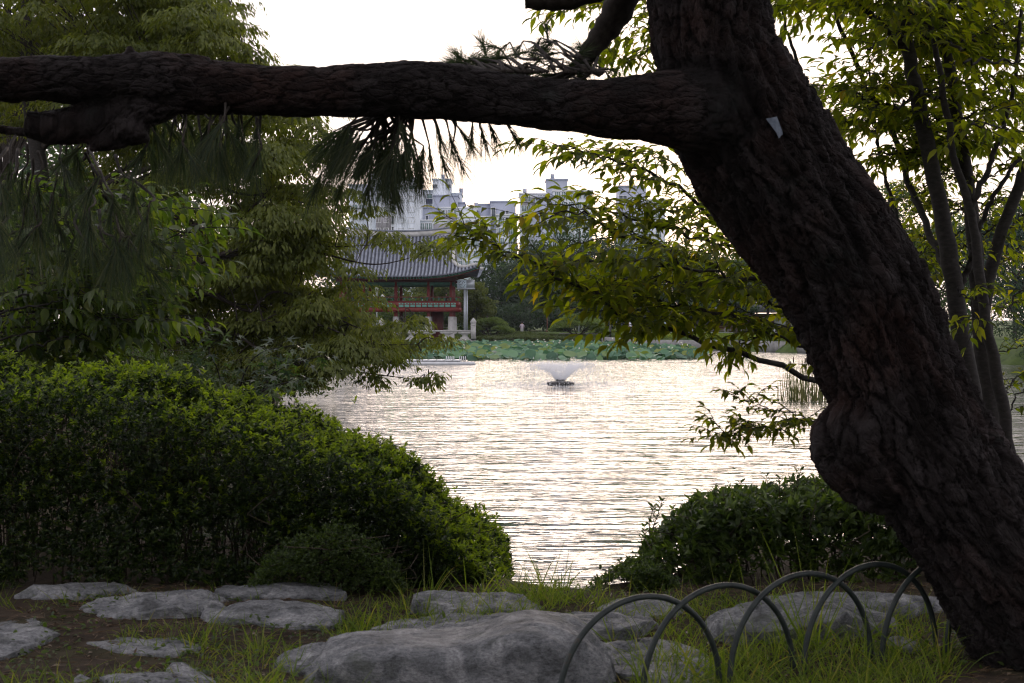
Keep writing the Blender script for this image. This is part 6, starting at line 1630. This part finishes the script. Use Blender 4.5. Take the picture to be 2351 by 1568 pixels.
# A: tall white block behind the pavilion
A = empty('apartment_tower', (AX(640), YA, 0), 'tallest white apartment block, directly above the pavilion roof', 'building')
zA = AZ(118)
block(A, AX(560), AX(880), zA, 16, m_apw); block(A, AX(500), AX(560), zA + 1.5, 10, m_apw, 2.0, 'corner_pier'); block(A, AX(360), AX(500), zA - 2, 16, m_pale, 4)
stripe(A, AX(562), AX(672), AZ(512), AZ(392), m_brown); stripe(A, AX(562), AX(672), AZ(355), AZ(300), m_pale)
stripe(A, AX(722), AX(768), -2, zA - 3, m_pale); stripe(A, AX(795), AX(850), -2, zA - 3, m_pale)
windows(A, [AX(580), AX(636)], (AX(620) - AX(582)), 1.6, AZ(268) , FL * 1.05, 10); windows(A, [AX(745), AX(822)], AX(50) - AX(0), 1.6, AZ(268), FL * 1.05, 10)
windows(A, [AX(684)], AX(22) - AX(0), 2.4, AZ(268), FL * 1.05, 10, 0, 0, m_gl2); windows(A, [AX(455), AX(405)], AX(40) - AX(0), 1.6, AZ(250), FL * 1.05, 10, 4); windows(A, [AX(580), AX(636), AX(745), AX(822)], AX(44) - AX(0), 1.6, AZ(190), FL * 1.05, 2)
# B: stepped lavender block
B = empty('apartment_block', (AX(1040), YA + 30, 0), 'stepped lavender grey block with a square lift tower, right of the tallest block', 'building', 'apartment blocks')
block(B, AX(882), AX(980), AZ(212), 14, m_apw, 34); block(B, AX(980), AX(1110), AZ(128), 14, m_pale, 32, 'lift_tower'); block(B, AX(1110), AX(1190), AZ(232), 14, m_apw, 36); block(B, AX(985), AX(1165), AZ(248), 12, m_lav, 26); block(B, AX(882), AX(1030), AZ(338), 12, m_lav, 20); block(B, AX(1165), AX(1212), AZ(300), 12, m_lav, 28)
stripe(B, AX(930), AX(976), AZ(338), AZ(232), m_navy, 33.8); windows(B, [AX(956)], 1.8, 1.5, AZ(250), FL, 4, 33.7, 0); windows(B, [AX(996), AX(1098)], 1.4, 1.3, AZ(175), 6, 2, 31.9, 0, m_gl2); windows(B, [AX(938), AX(1010)], AX(24) - AX(0), 2.2, AZ(418), 6, 2, 19.9, 0, m_gl2); windows(B, [AX(1008), AX(1105)], 1.8, 2.0, AZ(392), 5.5, 2, 25.9, 0, m_gl2)
# C
Cb = empty('apartment_block', (AX(1160), YA + 12, 0), 'white block with two rows of glazed balconies below the stepped lavender one', 'building', 'apartment blocks')
block(Cb, AX(1035), AX(1300), AZ(338), 14, m_apw, 12, roofline=m_wfr); stripe(Cb, AX(1045), AX(1190), AZ(425), AZ(352), m_brown, 11.9)
windows(Cb, [AX(1058), AX(1105), AX(1150), AX(1178)], AX(38) - AX(0), 1.9, AZ(372), FL, 6, 11.75, 2)
# D
Db = empty('apartment_block', (AX(1000), YA + 4, 0), 'low white roofed block touching the right side of the tallest block', 'building', 'apartment blocks')
block(Db, AX(882), AX(1130), AZ(432), 12, m_apw, 4, roofline=m_wfr); stripe(Db, AX(985), AX(1125), -2, AZ(450), m_brown, 3.9); windows(Db, [AX(905), AX(935), AX(962)], AX(28) - AX(0), 2.2, AZ(475), FL, 4, 3.9, 1)
# E
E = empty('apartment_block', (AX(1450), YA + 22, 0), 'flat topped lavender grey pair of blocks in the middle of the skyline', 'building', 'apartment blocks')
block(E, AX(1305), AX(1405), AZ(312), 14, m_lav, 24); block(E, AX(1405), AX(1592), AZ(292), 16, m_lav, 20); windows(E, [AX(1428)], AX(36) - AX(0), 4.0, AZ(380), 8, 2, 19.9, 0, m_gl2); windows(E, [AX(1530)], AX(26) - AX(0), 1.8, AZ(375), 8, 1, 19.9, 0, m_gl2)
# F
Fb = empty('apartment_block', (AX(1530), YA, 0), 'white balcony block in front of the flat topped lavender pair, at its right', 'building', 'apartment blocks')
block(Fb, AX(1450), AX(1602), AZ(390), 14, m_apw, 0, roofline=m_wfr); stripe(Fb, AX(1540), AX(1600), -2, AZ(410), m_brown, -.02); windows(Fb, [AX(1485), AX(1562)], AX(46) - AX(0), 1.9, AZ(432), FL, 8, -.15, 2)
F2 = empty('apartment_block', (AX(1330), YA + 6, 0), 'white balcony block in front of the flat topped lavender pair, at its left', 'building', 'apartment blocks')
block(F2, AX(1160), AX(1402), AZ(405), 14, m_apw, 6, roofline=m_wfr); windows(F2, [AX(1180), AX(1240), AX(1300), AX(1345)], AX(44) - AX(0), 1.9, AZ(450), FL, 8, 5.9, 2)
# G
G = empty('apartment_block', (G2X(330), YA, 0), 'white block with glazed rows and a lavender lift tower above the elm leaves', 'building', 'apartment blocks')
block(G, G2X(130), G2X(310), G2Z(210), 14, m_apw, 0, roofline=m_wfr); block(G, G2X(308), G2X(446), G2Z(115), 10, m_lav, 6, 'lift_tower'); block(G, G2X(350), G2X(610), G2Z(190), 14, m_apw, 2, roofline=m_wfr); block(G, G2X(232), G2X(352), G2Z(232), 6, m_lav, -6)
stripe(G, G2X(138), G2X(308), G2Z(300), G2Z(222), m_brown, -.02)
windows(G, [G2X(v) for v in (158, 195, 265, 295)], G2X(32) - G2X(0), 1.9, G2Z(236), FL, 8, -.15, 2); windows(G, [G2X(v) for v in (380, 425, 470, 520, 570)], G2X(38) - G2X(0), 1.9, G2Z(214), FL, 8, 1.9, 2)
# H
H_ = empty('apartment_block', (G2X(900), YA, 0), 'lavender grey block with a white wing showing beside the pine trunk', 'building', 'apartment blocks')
block(H_, G2X(790), G2X(965), G2Z(160), 14, m_lav, 4); block(H_, G2X(890), G2X(1090), G2Z(250), 14, m_apw, 0, roofline=m_wfr); windows(H_, [G2X(812)], 2.4, 2.4, G2Z(245), 6, 2, 3.9, 1, m_gl2); windows(H_, [G2X(v) for v in (925, 985, 1045)], G2X(40) - G2X(0), 1.9, G2Z(275), FL, 7, -.15, 2)
for nm, x, z in ((A, AX(520), zA), (B, AX(1040), AZ(125)), (B, AX(1175), AZ(228)), (Cb, AX(1285), AZ(335)), (G, G2X(152), G2Z(208)), (G, G2X(335), G2Z(112))):
    y = nm.location[1] + 6; q = y / YA; x, z = x * q, CAMZ + (z - CAMZ) * q; MB().tube([(x, y, z - .2), (x, y, z + 2.4)], .08, 5).build('mast', m_navy, nm); MB().box((x + .6, y + 1, z + .8), (1.0, 1.0, 1.6)).build('roof_vent', m_lav, nm)

# ------------------------------------------------------------------ the damp evening air
m_air, N, L, out = new_mat('evening_air')
vol = N.new('ShaderNodeVolumePrincipled'); vol.inputs['Color'].default_value = (.86, .92, 1.0, 1); vol.inputs['Density'].default_value = .00012; vol.inputs['Anisotropy'].default_value = .2
L.new(vol.outputs[0], out.inputs['Volume'])
o = MB().box((0, 1800, 35), (9000, 9000, 80)).build('haze', m_air); tag(o, kind='stuff')
SC.cycles.volume_bounces = 0
